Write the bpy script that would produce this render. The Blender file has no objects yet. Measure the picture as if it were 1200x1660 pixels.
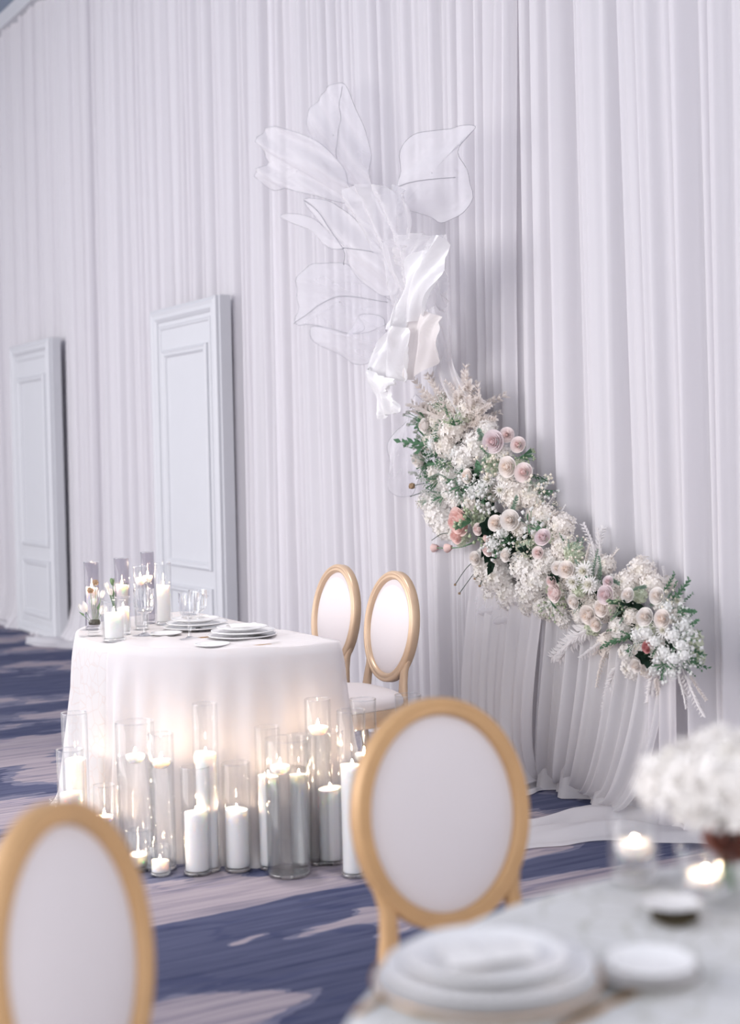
import bpy, bmesh, math, random
import numpy as np
from mathutils import Vector, Matrix, Quaternion
R = math.radians
SC = bpy.context.scene
COL = SC.collection
# ------------------------------------------------------------------ camera
CAMP = Vector((0.0, 0.0, 1.45)); FPX = 2400.0
PITCH, ROLL = R(2.34), R(1.37)
_r0 = Vector((1, 0, 0)); _f = Vector((0, math.cos(PITCH), -math.sin(PITCH))); _u0 = Vector((0, math.sin(PITCH), math.cos(PITCH)))
_up = _u0 * math.cos(ROLL) + _r0 * math.sin(ROLL); _rt = _r0 * math.cos(ROLL) - _u0 * math.sin(ROLL)
cd = bpy.data.cameras.new('camera'); cam = bpy.data.objects.new('camera', cd); COL.objects.link(cam)
cd.sensor_fit = 'HORIZONTAL'; cd.sensor_width = 24.0; cd.lens = 48.0
cd.clip_start = 0.05; cd.clip_end = 200
cd.dof.use_dof = True; cd.dof.focus_distance = 6.1; cd.dof.aperture_fstop = 1.6; cd.dof.aperture_blades = 0
m = Matrix((( _rt.x, _up.x, -_f.x, CAMP.x), (_rt.y, _up.y, -_f.y, CAMP.y), (_rt.z, _up.z, -_f.z, CAMP.z), (0, 0, 0, 1)))
cam.matrix_world = m
SC.camera = cam
# ------------------------------------------------------------------ light of the room: soft world light through the unbuilt open sides, plus an added fill
w = bpy.data.worlds.new('daylight'); SC.world = w; w.use_nodes = True
w.node_tree.nodes['Background'].inputs[0].default_value = (0.95, 0.94, 0.98, 1)
w.node_tree.nodes['Background'].inputs[1].default_value = 1.0
SC.view_settings.view_transform = 'Standard'; SC.view_settings.look = 'None'
SC.view_settings.gamma = 1.0; SC.view_settings.use_curve_mapping = False
SC.view_settings.exposure = 0.68
SC.cycles.max_bounces = 9; SC.cycles.diffuse_bounces = 4; SC.cycles.glossy_bounces = 4
SC.cycles.transmission_bounces = 8; SC.cycles.transparent_max_bounces = 28; SC.cycles.adaptive_threshold = 0.02
SC.cycles.caustics_reflective = False; SC.cycles.caustics_refractive = False
SC.cycles.sample_clamp_indirect = 4.0
def area_light(name, loc, target, sx, sy, power, col):
    l = bpy.data.lights.new(name, 'AREA'); l.shape = 'RECTANGLE'; l.size = sx; l.size_y = sy; l.energy = power; l.color = col
    o = bpy.data.objects.new(name, l); COL.objects.link(o); o.location = loc
    o.rotation_euler = (Vector(target) - Vector(loc)).to_track_quat('-Z', 'Y').to_euler(); return o

# ------------------------------------------------------------------ geometry of the place
WB = Vector((-0.91, 9.3, 0.0)); _wa = R(29.7)
WE = Vector((math.sin(_wa), -math.cos(_wa), 0.0))       # along the draped wall, towards the right
WN = Vector((-math.cos(_wa), -math.sin(_wa), 0.0))      # out of the wall into the room
CEIL = 5.27
def W(t, s, z): return WB + WE * t + WN * s + Vector((0, 0, z))
def ray(px, py): return _f + _rt * ((px - 600.0) / FPX) + _up * ((830.0 - py) / FPX)
def on_z(px, py, z=0.0):
    d = ray(px, py); return CAMP + d * ((z - CAMP.z) / d.z)
def on_wall(px, py, s=0.0):
    d = ray(px, py); return CAMP + d * ((s - (CAMP - WB).dot(WN)) / d.dot(WN))
def wt(px, py, s=0.0):                                   # wall coordinates (t, z) of a point seen at a pixel
    p = on_wall(px, py, s); return ((p - WB).dot(WE), p.z)
def depth(p): return (p - CAMP).dot(_f)
def m_per_px(p): return depth(p) / FPX
def frame_z(direction, spin=0.0):                        # rotation whose +Z looks along direction
    q = Vector(direction).to_track_quat('Z', 'Y'); return q @ Quaternion((0, 0, 1), spin)

area_light('added_fill_light', tuple(W(1.0, 9.0, 2.6)), tuple(W(2.5, 0.0, 1.5)), 8.0, 4.0, 330, (1.0, 0.97, 0.98))  # added area lamp in place of an unseen window wall, brightens the drapes
# ------------------------------------------------------------------ materials
def newmat(name):
    M = bpy.data.materials.new(name); M.use_nodes = True
    nt = M.node_tree; nt.nodes.clear(); out = nt.nodes.new('ShaderNodeOutputMaterial'); return M, nt, out
def srgb(r, g, b):
    f = lambda c: (c / 255 / 12.92) if c / 255 <= 0.04045 else ((c / 255 + 0.055) / 1.055) ** 2.4
    return (f(r), f(g), f(b), 1)
class NT:
    def __init__(s, nt): s.nt = nt
    def n(s, typ, **kw):
        x = s.nt.nodes.new(typ)
        for k, v in kw.items():
            if k.startswith('i_'):
                key = k[2:]; x.inputs[int(key) if key.isdigit() else key.replace('_', ' ')].default_value = v
            else: setattr(x, k, v)
        return x
    def l(s, a, b): s.nt.links.new(a, b)
    def math(s, op, a, b=None, c=None, clamp=False):
        x = s.nt.nodes.new('ShaderNodeMath'); x.operation = op; x.use_clamp = clamp
        for i, v in enumerate((a, b, c)):
            if v is None: continue
            if isinstance(v, (int, float)): x.inputs[i].default_value = v
            else: s.l(v, x.inputs[i])
        return x.outputs[0]
    def ramp(s, fac, stops, interp='LINEAR'):
        x = s.nt.nodes.new('ShaderNodeValToRGB'); x.color_ramp.interpolation = interp
        e = x.color_ramp.elements
        while len(e) < len(stops): e.new(0.5)
        for k, (p, c) in enumerate(stops): e[k].position = p; e[k].color = c
        s.l(fac, x.inputs[0]); return x.outputs[0]
def pbr(name, col, rough=0.5, metal=0.0, bump=0.0, bscale=60.0, var=0.0, vscale=8.0, sss=0.0, sheen=0.0, spec=0.5, coat=0.0, emit=0.0):
    M, nt, out = newmat(name); g = NT(nt)
    b = g.n('ShaderNodeBsdfPrincipled'); b.inputs['Base Color'].default_value = col; b.inputs['Roughness'].default_value = rough
    b.inputs['Metallic'].default_value = metal; b.inputs['Specular IOR Level'].default_value = spec
    b.inputs['Coat Weight'].default_value = coat; b.inputs['Sheen Weight'].default_value = sheen
    tc = g.n('ShaderNodeTexCoord')
    if sss:
        b.inputs['Subsurface Weight'].default_value = sss; b.inputs['Subsurface Radius'].default_value = (1.0, 0.82, 0.68); b.inputs['Subsurface Scale'].default_value = 0.03
    if var:
        nz = g.n('ShaderNodeTexNoise', i_Scale=vscale, i_Detail=4.0); g.l(tc.outputs['Object'], nz.inputs['Vector'])
        mx = g.n('ShaderNodeMix', data_type='RGBA'); mx.inputs[6].default_value = tuple(c * (1 - var) for c in col[:3]) + (1,); mx.inputs[7].default_value = tuple(min(1, c * (1 + var)) for c in col[:3]) + (1,)
        g.l(nz.outputs[0], mx.inputs[0]); g.l(mx.outputs[2], b.inputs['Base Color'])
    if bump:
        nz = g.n('ShaderNodeTexNoise', i_Scale=bscale, i_Detail=3.0); g.l(tc.outputs['Object'], nz.inputs['Vector'])
        bp = g.n('ShaderNodeBump', i_Strength=bump, i_Distance=0.01); g.l(nz.outputs[0], bp.inputs['Height']); g.l(bp.outputs[0], b.inputs['Normal'])
    g.l(b.outputs[0], out.inputs[0]); return M
def cloth(name, col, trans=0.35, sheer=0.0, gloss=0.0, weave=900.0, lace=0.0, rough=0.3, thread=(.96, .89, .86)):
    """woven cloth: diffuse + light passing through it, optionally see-through between the threads"""
    M, nt, out = newmat(name); g = NT(nt)
    d = g.n('ShaderNodeBsdfDiffuse'); d.inputs[0].default_value = col
    t = g.n('ShaderNodeBsdfTranslucent'); t.inputs[0].default_value = col
    tc = g.n('ShaderNodeTexCoord')
    nz = g.n('ShaderNodeTexNoise', i_Scale=weave, i_Detail=1.0); g.l(tc.outputs['Object'], nz.inputs['Vector'])
    bp = g.n('ShaderNodeBump', i_Strength=0.12, i_Distance=0.001); g.l(nz.outputs[0], bp.inputs['Height']); g.l(bp.outputs[0], d.inputs['Normal'])
    mx = g.n('ShaderNodeMixShader', i_0=trans); g.l(d.outputs[0], mx.inputs[1]); g.l(t.outputs[0], mx.inputs[2]); last = mx.outputs[0]
    if gloss:
        gl = g.n('ShaderNodeBsdfGlossy', i_Roughness=rough); gl.inputs[0].default_value = (1, 1, 1, 1)
        fr = g.n('ShaderNodeLayerWeight', i_Blend=0.35); k = g.math('MULTIPLY_ADD', fr.outputs['Fresnel'], gloss, gloss * 0.25)
        m2 = g.n('ShaderNodeMixShader'); g.l(k, m2.inputs[0]); g.l(last, m2.inputs[1]); g.l(gl.outputs[0], m2.inputs[2]); last = m2.outputs[0]
    if lace:
        vo = g.n('ShaderNodeTexVoronoi', feature='DISTANCE_TO_EDGE', i_Scale=lace); g.l(tc.outputs['Object'], vo.inputs['Vector'])
        v2 = g.n('ShaderNodeTexVoronoi', feature='F1', i_Scale=lace * 2.3); g.l(tc.outputs['Object'], v2.inputs['Vector'])
        hole = g.math('MULTIPLY', g.math('SUBTRACT', 1.0, g.math('DIVIDE', vo.outputs['Distance'], 0.07, clamp=True)), g.math('MULTIPLY_ADD', v2.outputs['Distance'], 0.8, 0.3), clamp=True)
        cm = g.n('ShaderNodeMix', data_type='RGBA'); cm.inputs[6].default_value = col; cm.inputs[7].default_value = (col[0] * thread[0], col[1] * thread[1], col[2] * thread[2], 1)
        g.l(hole, cm.inputs[0]); g.l(cm.outputs[2], d.inputs[0]); g.l(cm.outputs[2], t.inputs[0])
    if sheer:
        tr = g.n('ShaderNodeBsdfTransparent'); tr.inputs[0].default_value = (0.97, 0.97, 0.985, 1)
        lw = g.n('ShaderNodeLayerWeight', i_Blend=0.5); k = g.math('MULTIPLY', g.math('SUBTRACT', 1.0, g.math('POWER', lw.outputs['Facing'], 2.0)), sheer)
        m3 = g.n('ShaderNodeMixShader'); g.l(k, m3.inputs[0]); g.l(last, m3.inputs[1]); g.l(tr.outputs[0], m3.inputs[2]); last = m3.outputs[0]
    g.l(last, out.inputs[0]); return M
def thin_glass(name, tint, gloss=1.0, edge=(0.925, 0.932, 0.936)):
    M, nt, out = newmat(name); g = NT(nt)
    lw = g.n('ShaderNodeLayerWeight', i_Blend=0.5)
    fc = g.math('POWER', lw.outputs['Facing'], 3.0)
    cm = g.n('ShaderNodeMix', data_type='RGBA'); cm.inputs[6].default_value = tint + (1,); cm.inputs[7].default_value = tuple(a * b for a, b in zip(tint, edge)) + (1,)
    g.l(fc, cm.inputs[0])
    tr = g.n('ShaderNodeBsdfTransparent'); g.l(cm.outputs[2], tr.inputs[0])
    gl = g.n('ShaderNodeBsdfGlossy', i_Roughness=0.03); gl.inputs[0].default_value = (1, 1, 1, 1)
    k = g.math('MULTIPLY_ADD', g.math('POWER', lw.outputs['Facing'], 3.5), .55 * gloss, .028 * gloss, clamp=True)
    mx = g.n('ShaderNodeMixShader'); g.l(k, mx.inputs[0]); g.l(tr.outputs[0], mx.inputs[1]); g.l(gl.outputs[0], mx.inputs[2])
    g.l(mx.outputs[0], out.inputs[0]); return M
def emitter(name, col, strength):
    M, nt, out = newmat(name); g = NT(nt); e = g.n('ShaderNodeEmission', i_Strength=strength); e.inputs[0].default_value = col
    g.l(e.outputs[0], out.inputs[0]); return M
def water_mat():
    M, nt, out = newmat('water'); g = NT(nt)
    b = g.n('ShaderNodeBsdfGlass', i_IOR=1.33, i_Roughness=0.0); b.inputs[0].default_value = (0.985, 0.99, 0.992, 1)
    tr = g.n('ShaderNodeBsdfTransparent'); tr.inputs[0].default_value = (0.985, 0.988, 0.99, 1)
    m1 = g.n('ShaderNodeMixShader', i_0=0.82); g.l(b.outputs[0], m1.inputs[1]); g.l(tr.outputs[0], m1.inputs[2])
    gl = g.n('ShaderNodeBsdfGlossy', i_Roughness=0.02); lw = g.n('ShaderNodeLayerWeight', i_Blend=0.5); k = g.math('MULTIPLY_ADD', g.math('POWER', lw.outputs['Facing'], 5.0), .6, .03, clamp=True)
    m2 = g.n('ShaderNodeMixShader'); g.l(k, m2.inputs[0]); g.l(m1.outputs[0], m2.inputs[1]); g.l(gl.outputs[0], m2.inputs[2])
    g.l(m2.outputs[0], out.inputs[0]); return M
def petal_mat(name, col, tip, trans=0.3):
    """flower petals: colour runs from the heart of the bloom to the rim"""
    M, nt, out = newmat(name); g = NT(nt); tc = g.n('ShaderNodeTexCoord')
    ln = g.n('ShaderNodeVectorMath', operation='LENGTH'); mp = g.n('ShaderNodeMapping'); mp.inputs['Scale'].default_value = (1, 1, 0.15)
    g.l(tc.outputs['Object'], mp.inputs['Vector']); g.l(mp.outputs[0], ln.inputs[0])
    nz = g.n('ShaderNodeTexNoise', i_Scale=6.0); g.l(tc.outputs['Object'], nz.inputs['Vector'])
    f = g.math('ADD', ln.outputs['Value'], g.math('MULTIPLY_ADD', nz.outputs[0], 0.3, -0.15))
    c = g.ramp(f, [(0.06, col), (0.42, tip)])
    d = g.n('ShaderNodeBsdfDiffuse'); t = g.n('ShaderNodeBsdfTranslucent'); g.l(c, d.inputs[0]); g.l(c, t.inputs[0])
    mx = g.n('ShaderNodeMixShader', i_0=trans); g.l(d.outputs[0], mx.inputs[1]); g.l(t.outputs[0], mx.inputs[2]); g.l(mx.outputs[0], out.inputs[0]); return M
def carpet_mat():
    M, nt, out = newmat('patterned_carpet'); g = NT(nt)
    geo = g.n('ShaderNodeTexCoord')
    def dot(v):
        x = g.n('ShaderNodeVectorMath', operation='DOT_PRODUCT'); x.inputs[1].default_value = v; g.l(geo.outputs['Object'], x.inputs[0]); return x.outputs['Value']
    u, v = dot(tuple(-WN)), dot(tuple(WE))
    def comb(a, b, z=0.0):
        x = g.n('ShaderNodeCombineXYZ'); g.l(a, x.inputs[0]); g.l(b, x.inputs[1]); x.inputs[2].default_value = z; return x.outputs[0]
    def noise(su, sv, z, detail=2.0, rough=0.5):
        x = g.n('ShaderNodeTexNoise', i_Scale=1.0, i_Detail=detail, i_Roughness=rough); g.l(comb(g.math('MULTIPLY', u, su), g.math('MULTIPLY', v, sv), z), x.inputs['Vector']); return x.outputs[0]
    streak = noise(1.2, 34.0, 3.0, 3.0); fine = noise(4.0, 110.0, 7.0, 2.0)
    big = noise(1.5, 2.4, CARPET_Z, 4.0, 0.45)
    big2 = noise(0.9, 2.6, 21.0, 3.0, 0.5)
    b = g.math('ADD', big, g.math('MULTIPLY_ADD', streak, 0.14, -0.07))
    w1 = g.math('MULTIPLY_ADD', noise(1.9, 5.0, 31.0, 3.0), .75, -.375); w2 = g.math('ADD', g.math('MULTIPLY_ADD', noise(1.6, 4.0, 47.0, 3.0), .42, -.21), g.math('MULTIPLY_ADD', streak, .06, -.03))
    uw, vw = g.math('ADD', u, w1), g.math('ADD', v, w2)
    for (pu, pv, ru, rv, k) in CARPET_BLOBS:             # the woven motifs whose place the carpet shows
        du = g.math('DIVIDE', g.math('SUBTRACT', uw, pu), ru); dv = g.math('DIVIDE', g.math('SUBTRACT', vw, pv), rv)
        e = g.math('POWER', 2.718, g.math('MULTIPLY', g.math('ADD', g.math('MULTIPLY', du, du), g.math('MULTIPLY', dv, dv)), -1.0))
        b = g.math('ADD', b, g.math('MULTIPLY', e, k))
    navy, mid, pale = srgb(88, 92, 118), srgb(126, 126, 145), srgb(170, 160, 167)
    base = g.ramp(b, [(0.44, navy), (0.452, navy), (0.458, mid), (0.515, mid), (0.522, pale), (0.70, pale)])
    lines = g.ramp(g.math('ADD', big2, g.math('MULTIPLY_ADD', streak, 0.2, -0.1)), [(0.475, (1, 1, 1, 1)), (0.488, (0.70, 0.73, 0.84, 1)), (0.503, (0.70, 0.73, 0.84, 1)), (0.515, (1, 1, 1, 1))])
    st = g.ramp(g.math('ADD', g.math('MULTIPLY', streak, 0.6), g.math('MULTIPLY', fine, 0.4)), [(0.36, (0.56, 0.58, 0.66, 1)), (0.56, (1.05, 1.04, 1.04, 1))])
    def mul(a, c, f):
        x = g.n('ShaderNodeMix', data_type='RGBA', blend_type='MULTIPLY'); x.inputs[0].default_value = f; g.l(a, x.inputs[6]); g.l(c, x.inputs[7]); return x.outputs[2]
    col = mul(mul(base, lines, 0.8), st, 0.9)
    bs = g.n('ShaderNodeBsdfPrincipled', i_Roughness=0.95); bs.inputs['Specular IOR Level'].default_value = 0.1; g.l(col, bs.inputs['Base Color'])
    nz = g.n('ShaderNodeTexNoise', i_Scale=350.0); g.l(geo.outputs['Object'], nz.inputs['Vector'])
    bp = g.n('ShaderNodeBump', i_Strength=0.4, i_Distance=0.004); g.l(nz.outputs[0], bp.inputs['Height']); g.l(bp.outputs[0], bs.inputs['Normal'])
    g.l(bs.outputs[0], out.inputs[0]); return M
def _blob(px, py, ru, rv, k):
    p = on_z(px, py); return (p.dot(-WN), p.dot(WE), ru, rv, k)
CARPET_Z = 5.3
CARPET_BLOBS = [_blob(*b) for b in ((430, 1560, .75, .40, -.30), (300, 1640, .28, .10, .42), (400, 1632, .22, .07, .36), (470, 1440, .9, .22, .24), (440, 1418, .10, .16, -.34), (470, 1462, .30, .045, -.36), (390, 1478, .30, .04, -.3), (320, 1470, .2, .05, -.16), (425, 1522, .10, .05, .42), (585, 1490, .13, .09, .40),
    (930, 1302, .5, .14, -.24), (930, 1396, .5, .10, -.24), (920, 1432, .6, .10, .2), (60, 1205, .5, .30, .22), (60, 1118, .6, .26, -.22), (60, 1160, .6, .12, .1), (40, 1070, .8, .3, -.06), (40, 1280, .5, .22, -.04), (70, 1185, .3, .03, -.3))]
MT = {}
MT['carpet'] = carpet_mat()
MT['drape'] = cloth('white_drape', (0.885, 0.864, 0.888, 1), 0.38)
MT['drape_sheer'] = cloth('sheer_drape', (0.92, 0.91, 0.925, 1), 0.48, sheer=0.30)
MT['plaster'] = pbr('plaster', (0.62, 0.62, 0.66, 1), 0.9, bump=0.1)
MT['ceiling'] = pbr('blue_grey_ceiling', (0.30, 0.36, 0.45, 1), 0.9, bump=0.05)
MT['white_paint'] = pbr('white_paint', (0.62, 0.625, 0.65, 1), 0.55, var=0.02)
MT['gap_shade_grey'] = pbr('painted_gap_shade', (0.22, 0.24, 0.30, 1), 0.8, var=0.05)  # dark colour paints the shade in the gap behind the far left panel
MT['gold'] = pbr('champagne_gold_wood', srgb(204, 177, 150), 0.38, 0.3, bump=0.05, bscale=40, var=0.10, vscale=14)
MT['wood_gold'] = pbr('honey_gold_wood', srgb(200, 160, 114), 0.42, 0.15, bump=0.05, bscale=40, var=0.12, vscale=14)
MT['uphol'] = pbr('ivory_upholstery', (0.71, 0.665, 0.68, 1), 0.75, bump=0.08, bscale=500, sheen=0.2)
MT['lace'] = cloth('ivory_lace', (0.90, 0.875, 0.875, 1), 0.35, lace=20.0)
MT['lace_guest'] = cloth('guest_lace', (0.84, 0.84, 0.84, 1), 0.2, lace=16.0, thread=(.72, .72, .66))
MT['organza'] = cloth('organza', (0.93, 0.915, 0.93, 1), 0.45, sheer=0.86, gloss=0.08)
MT['organza_mid'] = cloth('organza_layered', (0.93, 0.91, 0.92, 1), 0.40, sheer=0.64, gloss=0.10)
MT['satin'] = cloth('white_satin_organza', (0.96, 0.955, 0.965, 1), 0.30, sheer=0.08, gloss=0.16)
MT['cream_satin'] = cloth('cream_satin_organza', (0.93, 0.885, 0.865, 1), 0.35, sheer=0.10, gloss=0.10)
MT['wire'] = pbr('dark_wire', (0.34, 0.34, 0.37, 1), 0.4, 0.5)
MT['sheer_cloth'] = cloth('sheer_overlay', (0.93, 0.91, 0.92, 1), 0.45, sheer=0.55)
MT['glass'] = thin_glass('clear_glass', (0.988, 0.99, 0.99), 1.0)
MT['smoke'] = thin_glass('smoked_glass', (0.875, 0.865, 0.885), 1.0)
MT['crystal'] = thin_glass('crystal', (0.97, 0.975, 0.98), 4.0, (0.74, 0.76, 0.79))
MT['water'] = water_mat()
MT['wax'] = pbr('ivory_wax', (0.97, 0.96, 0.952, 1), 0.5, sss=0.5)
MT['wick'] = pbr('wick', (0.05, 0.04, 0.03, 1), 0.9)
MT['flame'] = emitter('candle_flame', (1.0, 0.72, 0.46, 1), 260.0)
MT['china'] = pbr('white_china', (0.85, 0.85, 0.86, 1), 0.18, coat=0.3)
MT['brass'] = pbr('brass', srgb(196, 150, 84), 0.28, 0.9)
MT['bronze'] = pbr('dark_bronze', srgb(92, 82, 62), 0.5, 0.4)
MT['napkin'] = cloth('napkin_linen', (0.90, 0.89, 0.89, 1), 0.2)

# ------------------------------------------------------------------ object helpers
def props(o, label=None, cat=None, group=None, kind=None):
    if label: o['label'] = label
    if cat: o['category'] = cat
    if group: o['group'] = group
    if kind: o['kind'] = kind
    return o
def mesh(name, V, F, mat, smooth=True):
    me = bpy.data.meshes.new(name); me.from_pydata([tuple(v) for v in V], [], F); me.update()
    if isinstance(mat, (list, tuple)):
        for x in mat: me.materials.append(x)
    else: me.materials.append(mat)
    if smooth: me.polygons.foreach_set('use_smooth', [True] * len(me.polygons))
    return me
def place(name, me, parent=None, loc=None, rot=None, scale=None):
    o = bpy.data.objects.new(name, me); COL.objects.link(o)
    if parent: o.parent = parent
    if loc is not None: o.location = loc
    if rot is not None:
        if isinstance(rot, Quaternion): o.rotation_mode = 'QUATERNION'; o.rotation_quaternion = rot
        else: o.rotation_euler = rot
    if scale is not None: o.scale = (scale,) * 3 if isinstance(scale, (int, float)) else scale
    return o
def build(name, V, F, mat, parent=None, smooth=True, **kw): return place(name, mesh(name, V, F, mat, smooth), parent, **kw)
def empty(name, loc, rotz=0.0):
    o = bpy.data.objects.new(name, None); COL.objects.link(o); o.location = loc; o.rotation_euler = (0, 0, rotz); o.empty_display_size = 0.1; return o
def join(*parts):
    V, F = [], []
    for v, f in parts:
        k = len(V); V += list(v); F += [tuple(i + k for i in q) for q in f]
    return V, F
def box(x0, x1, y0, y1, z0, z1, b=0.0):
    if b <= 0:
        V = [(x, y, z) for z in (z0, z1) for x, y in ((x0, y0), (x1, y0), (x1, y1), (x0, y1))]
        return V, [(3, 2, 1, 0), (4, 5, 6, 7), (0, 1, 5, 4), (1, 2, 6, 5), (2, 3, 7, 6), (3, 0, 4, 7)]
    bm = bmesh.new(); bmesh.ops.create_cube(bm, size=1.0)
    for v in bm.verts: v.co = Vector(((x0 + x1) / 2 + v.co.x * (x1 - x0), (y0 + y1) / 2 + v.co.y * (y1 - y0), (z0 + z1) / 2 + v.co.z * (z1 - z0)))
    bmesh.ops.bevel(bm, geom=list(bm.edges), offset=b, segments=2, affect='EDGES', profile=0.5)
    bm.verts.index_update(); V = [tuple(v.co) for v in bm.verts]; F = [tuple(v.index for v in f.verts) for f in bm.faces]; bm.free(); return V, F
def lathe(prof, n=32, close=False):
    """profile of (r, z) pairs turned round Z; r = 0 ends become poles"""
    V, F, rings = [], [], []
    for r, z in prof:
        if r <= 1e-6: rings.append([len(V)]); V.append((0, 0, z))
        else:
            rings.append(list(range(len(V), len(V) + n)))
            V += [(r * math.cos(2 * math.pi * k / n), r * math.sin(2 * math.pi * k / n), z) for k in range(n)]
    for a, b in zip(rings, rings[1:] + ([rings[0]] if close else [])):
        for k in range(n):
            k2 = (k + 1) % n
            if len(a) == 1 and len(b) == 1: break
            if len(a) == 1: F.append((a[0], b[k2], b[k]))
            elif len(b) == 1: F.append((a[k], a[k2], b[0]))
            else: F.append((a[k], a[k2], b[k2], b[k]))
    return V, F
def tube(pts, rad, n=8, closed=False, caps=True):
    pts = [Vector(p) for p in pts]; N = len(pts)
    rr = rad if isinstance(rad, (list, tuple)) else [rad] * N
    V, F = [], []; prev = None
    for i, p in enumerate(pts):
        a = pts[(i - 1) % N] if (closed or i > 0) else p; b = pts[(i + 1) % N] if (closed or i < N - 1) else p
        t = (b - a).normalized() if (b - a).length > 1e-9 else Vector((0, 0, 1))
        if prev is None:
            up = Vector((0, 0, 1)) if abs(t.z) < 0.9 else Vector((1, 0, 0)); x = t.cross(up).normalized()
        else: x = (prev - t * prev.dot(t)).normalized()
        prev = x; y = t.cross(x)
        V += [p + (x * math.cos(2 * math.pi * k / n) + y * math.sin(2 * math.pi * k / n)) * rr[i] for k in range(n)]
    M = N if closed else N - 1
    for i in range(M):
        j = (i + 1) % N
        for k in range(n):
            k2 = (k + 1) % n; F.append((i * n + k, i * n + k2, j * n + k2, j * n + k))
    if caps and not closed:
        F.append(tuple(range(n))[::-1]); F.append(tuple((N - 1) * n + k for k in range(n)))
    return V, F
def grid(P):
    """list of rows of points -> quads"""
    h, wd = len(P), len(P[0]); V = [p for row in P for p in row]
    return V, [(i * wd + j, i * wd + j + 1, (i + 1) * wd + j + 1, (i + 1) * wd + j) for i in range(h - 1) for j in range(wd - 1)]
def spline(pts, n, closed=False):
    pts = [Vector(p) for p in pts]; N = len(pts); out = []
    M = N if closed else N - 1
    for q in range(n):
        x = q / n * M if closed else q / (n - 1) * M
        i = min(int(x), M - 1); f = x - i
        g_ = (lambda k: pts[k % N]) if closed else (lambda k: pts[max(0, min(N - 1, k))])
        p0, p1, p2, p3 = g_(i - 1), g_(i), g_(i + 1), g_(i + 2)
        out.append(0.5 * ((2 * p1) + (p2 - p0) * f + (2 * p0 - 5 * p1 + 4 * p2 - p3) * f * f + (3 * p1 - p0 - 3 * p2 + p3) * f ** 3))
    return out
def smoothstep(a, b, x):
    x = max(0.0, min(1.0, (x - a) / (b - a))); return x * x * (3 - 2 * x)

# ------------------------------------------------------------------ the setting
def quad_slab(name, c, z0, z1, mat):
    V = [(p.x, p.y, z) for z in (z0, z1) for p in c]; n = len(c)
    F = [tuple(range(n))[::-1], tuple(range(n, 2 * n))] + [(k, (k + 1) % n, n + (k + 1) % n, n + k) for k in range(n)]
    return props(build(name, V, F, mat, smooth=False), kind='structure')
corn = [W(-10, -0.32, 0), W(9.5, -0.32, 0), W(9.5, 13, 0), W(-10, 13, 0)]
props(quad_slab('floor', corn, -0.12, 0.0, MT['carpet']), 'blue and taupe streaked carpet covering the ballroom floor')
props(quad_slab('ceiling', [W(-10, -0.32, 0), W(9.5, -0.32, 0), W(9.5, 6.0, 0), W(-10, 6.0, 0)], CEIL, CEIL + 0.15, MT['ceiling']), 'blue grey ceiling above the drapes')
props(quad_slab('wall_back', [W(-10, -0.32, 0), W(9.5, -0.32, 0), W(9.5, -0.2, 0), W(-10, -0.2, 0)], 0.0, CEIL, MT['plaster']), 'plain wall hidden behind the white drapes')
props(quad_slab('wall_left', [W(-10.12, -0.32, 0), W(-10, -0.32, 0), W(-10, 6.0, 0), W(-10.12, 6.0, 0)], 0.0, CEIL, MT['plaster']), 'far end wall of the room')
props(quad_slab('trim_1', [W(-10, -0.2, 0), W(9.5, -0.2, 0), W(9.5, 0.12, 0), W(-10, 0.12, 0)], CEIL - 0.13, CEIL - 0.001, MT['white_paint']), 'white rail at the top of the drapes')

# ------------------------------------------------------------------ drapes
def fold_profile(t0, t1, wmin, wmax, rnd, step):
    xs = np.arange(t0, t1 + step, step); prof = np.zeros_like(xs); t = t0 - 0.05
    while t < t1:
        wd = rnd.uniform(wmin, wmax) if rnd.random() < .8 else rnd.uniform(wmax, wmax * 1.8)
        pk = rnd.uniform(.2, .8); a = rnd.uniform(.35, 1.0); pw = rnd.uniform(.5, .95)
        q = (xs - t) / wd; mk_ = (q >= 0) & (q < 1); qq = q[mk_]
        h = np.where(qq < pk, qq / pk, (1 - qq) / (1 - pk)); prof[mk_] += a * np.sin(h * math.pi / 2) ** pw
        t += wd
    return xs, prof
def curtain(name, label, t0, t1, s0, z0, z1, wmin=.05, wmax=.12, amp=.05, seed=1, lean=None, rows=26, step=.009, mat='drape', hem=0.0, kick=0.0):
    rnd = random.Random(seed); xs, p1 = fold_profile(t0, t1, wmin, wmax, rnd, step); _, p2 = fold_profile(t0, t1, wmin * 1.4, wmax * 1.5, rnd, step)
    fine = np.zeros_like(xs)
    for k in range(6): fine += np.sin(xs * rnd.uniform(60, 150) + rnd.uniform(0, 6)) * .03
    ph = [rnd.uniform(0, 6) for _ in range(4)]
    base = W(0, 0, 0); P = []
    for r in range(rows):
        f = r / (rows - 1); f = 1 - (1 - f) ** 1.15; z = z1 + (z0 - z1) * f
        wob = .035 * f * np.sin(xs * 1.7 + ph[0]) + .02 * f * np.sin(xs * 4.3 + ph[1])
        pa = np.interp(xs + wob, xs, p1); pb = np.interp(xs + wob * .4, xs, p2)
        sft = (.12 + .26 * f)
        s = s0 + amp * ((1 - sft) * pa + sft * pb + fine) * (.75 + .45 * f)
        tt = xs.copy()
        if lean is not None: tt = np.array([lean(t, f) for t in xs])
        if hem: s = s + hem * max(0, (f - .955) / .045) ** 1.5 * (1.0 + .4 * np.sin(xs * 9 + ph[2]))
        row = [WB + WE * float(a) + WN * float(b) + Vector((0, 0, z)) for a, b in zip(tt, s)]
        P.append(row)
    V, F = grid(P); o = build(name, V, F, MT[mat]); return props(o, label, 'curtain', 'white drapes along the wall') if label else o
tS1 = wt(163, 300)[0]; tS2 = wt(826, 400, .08)[0]
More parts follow.
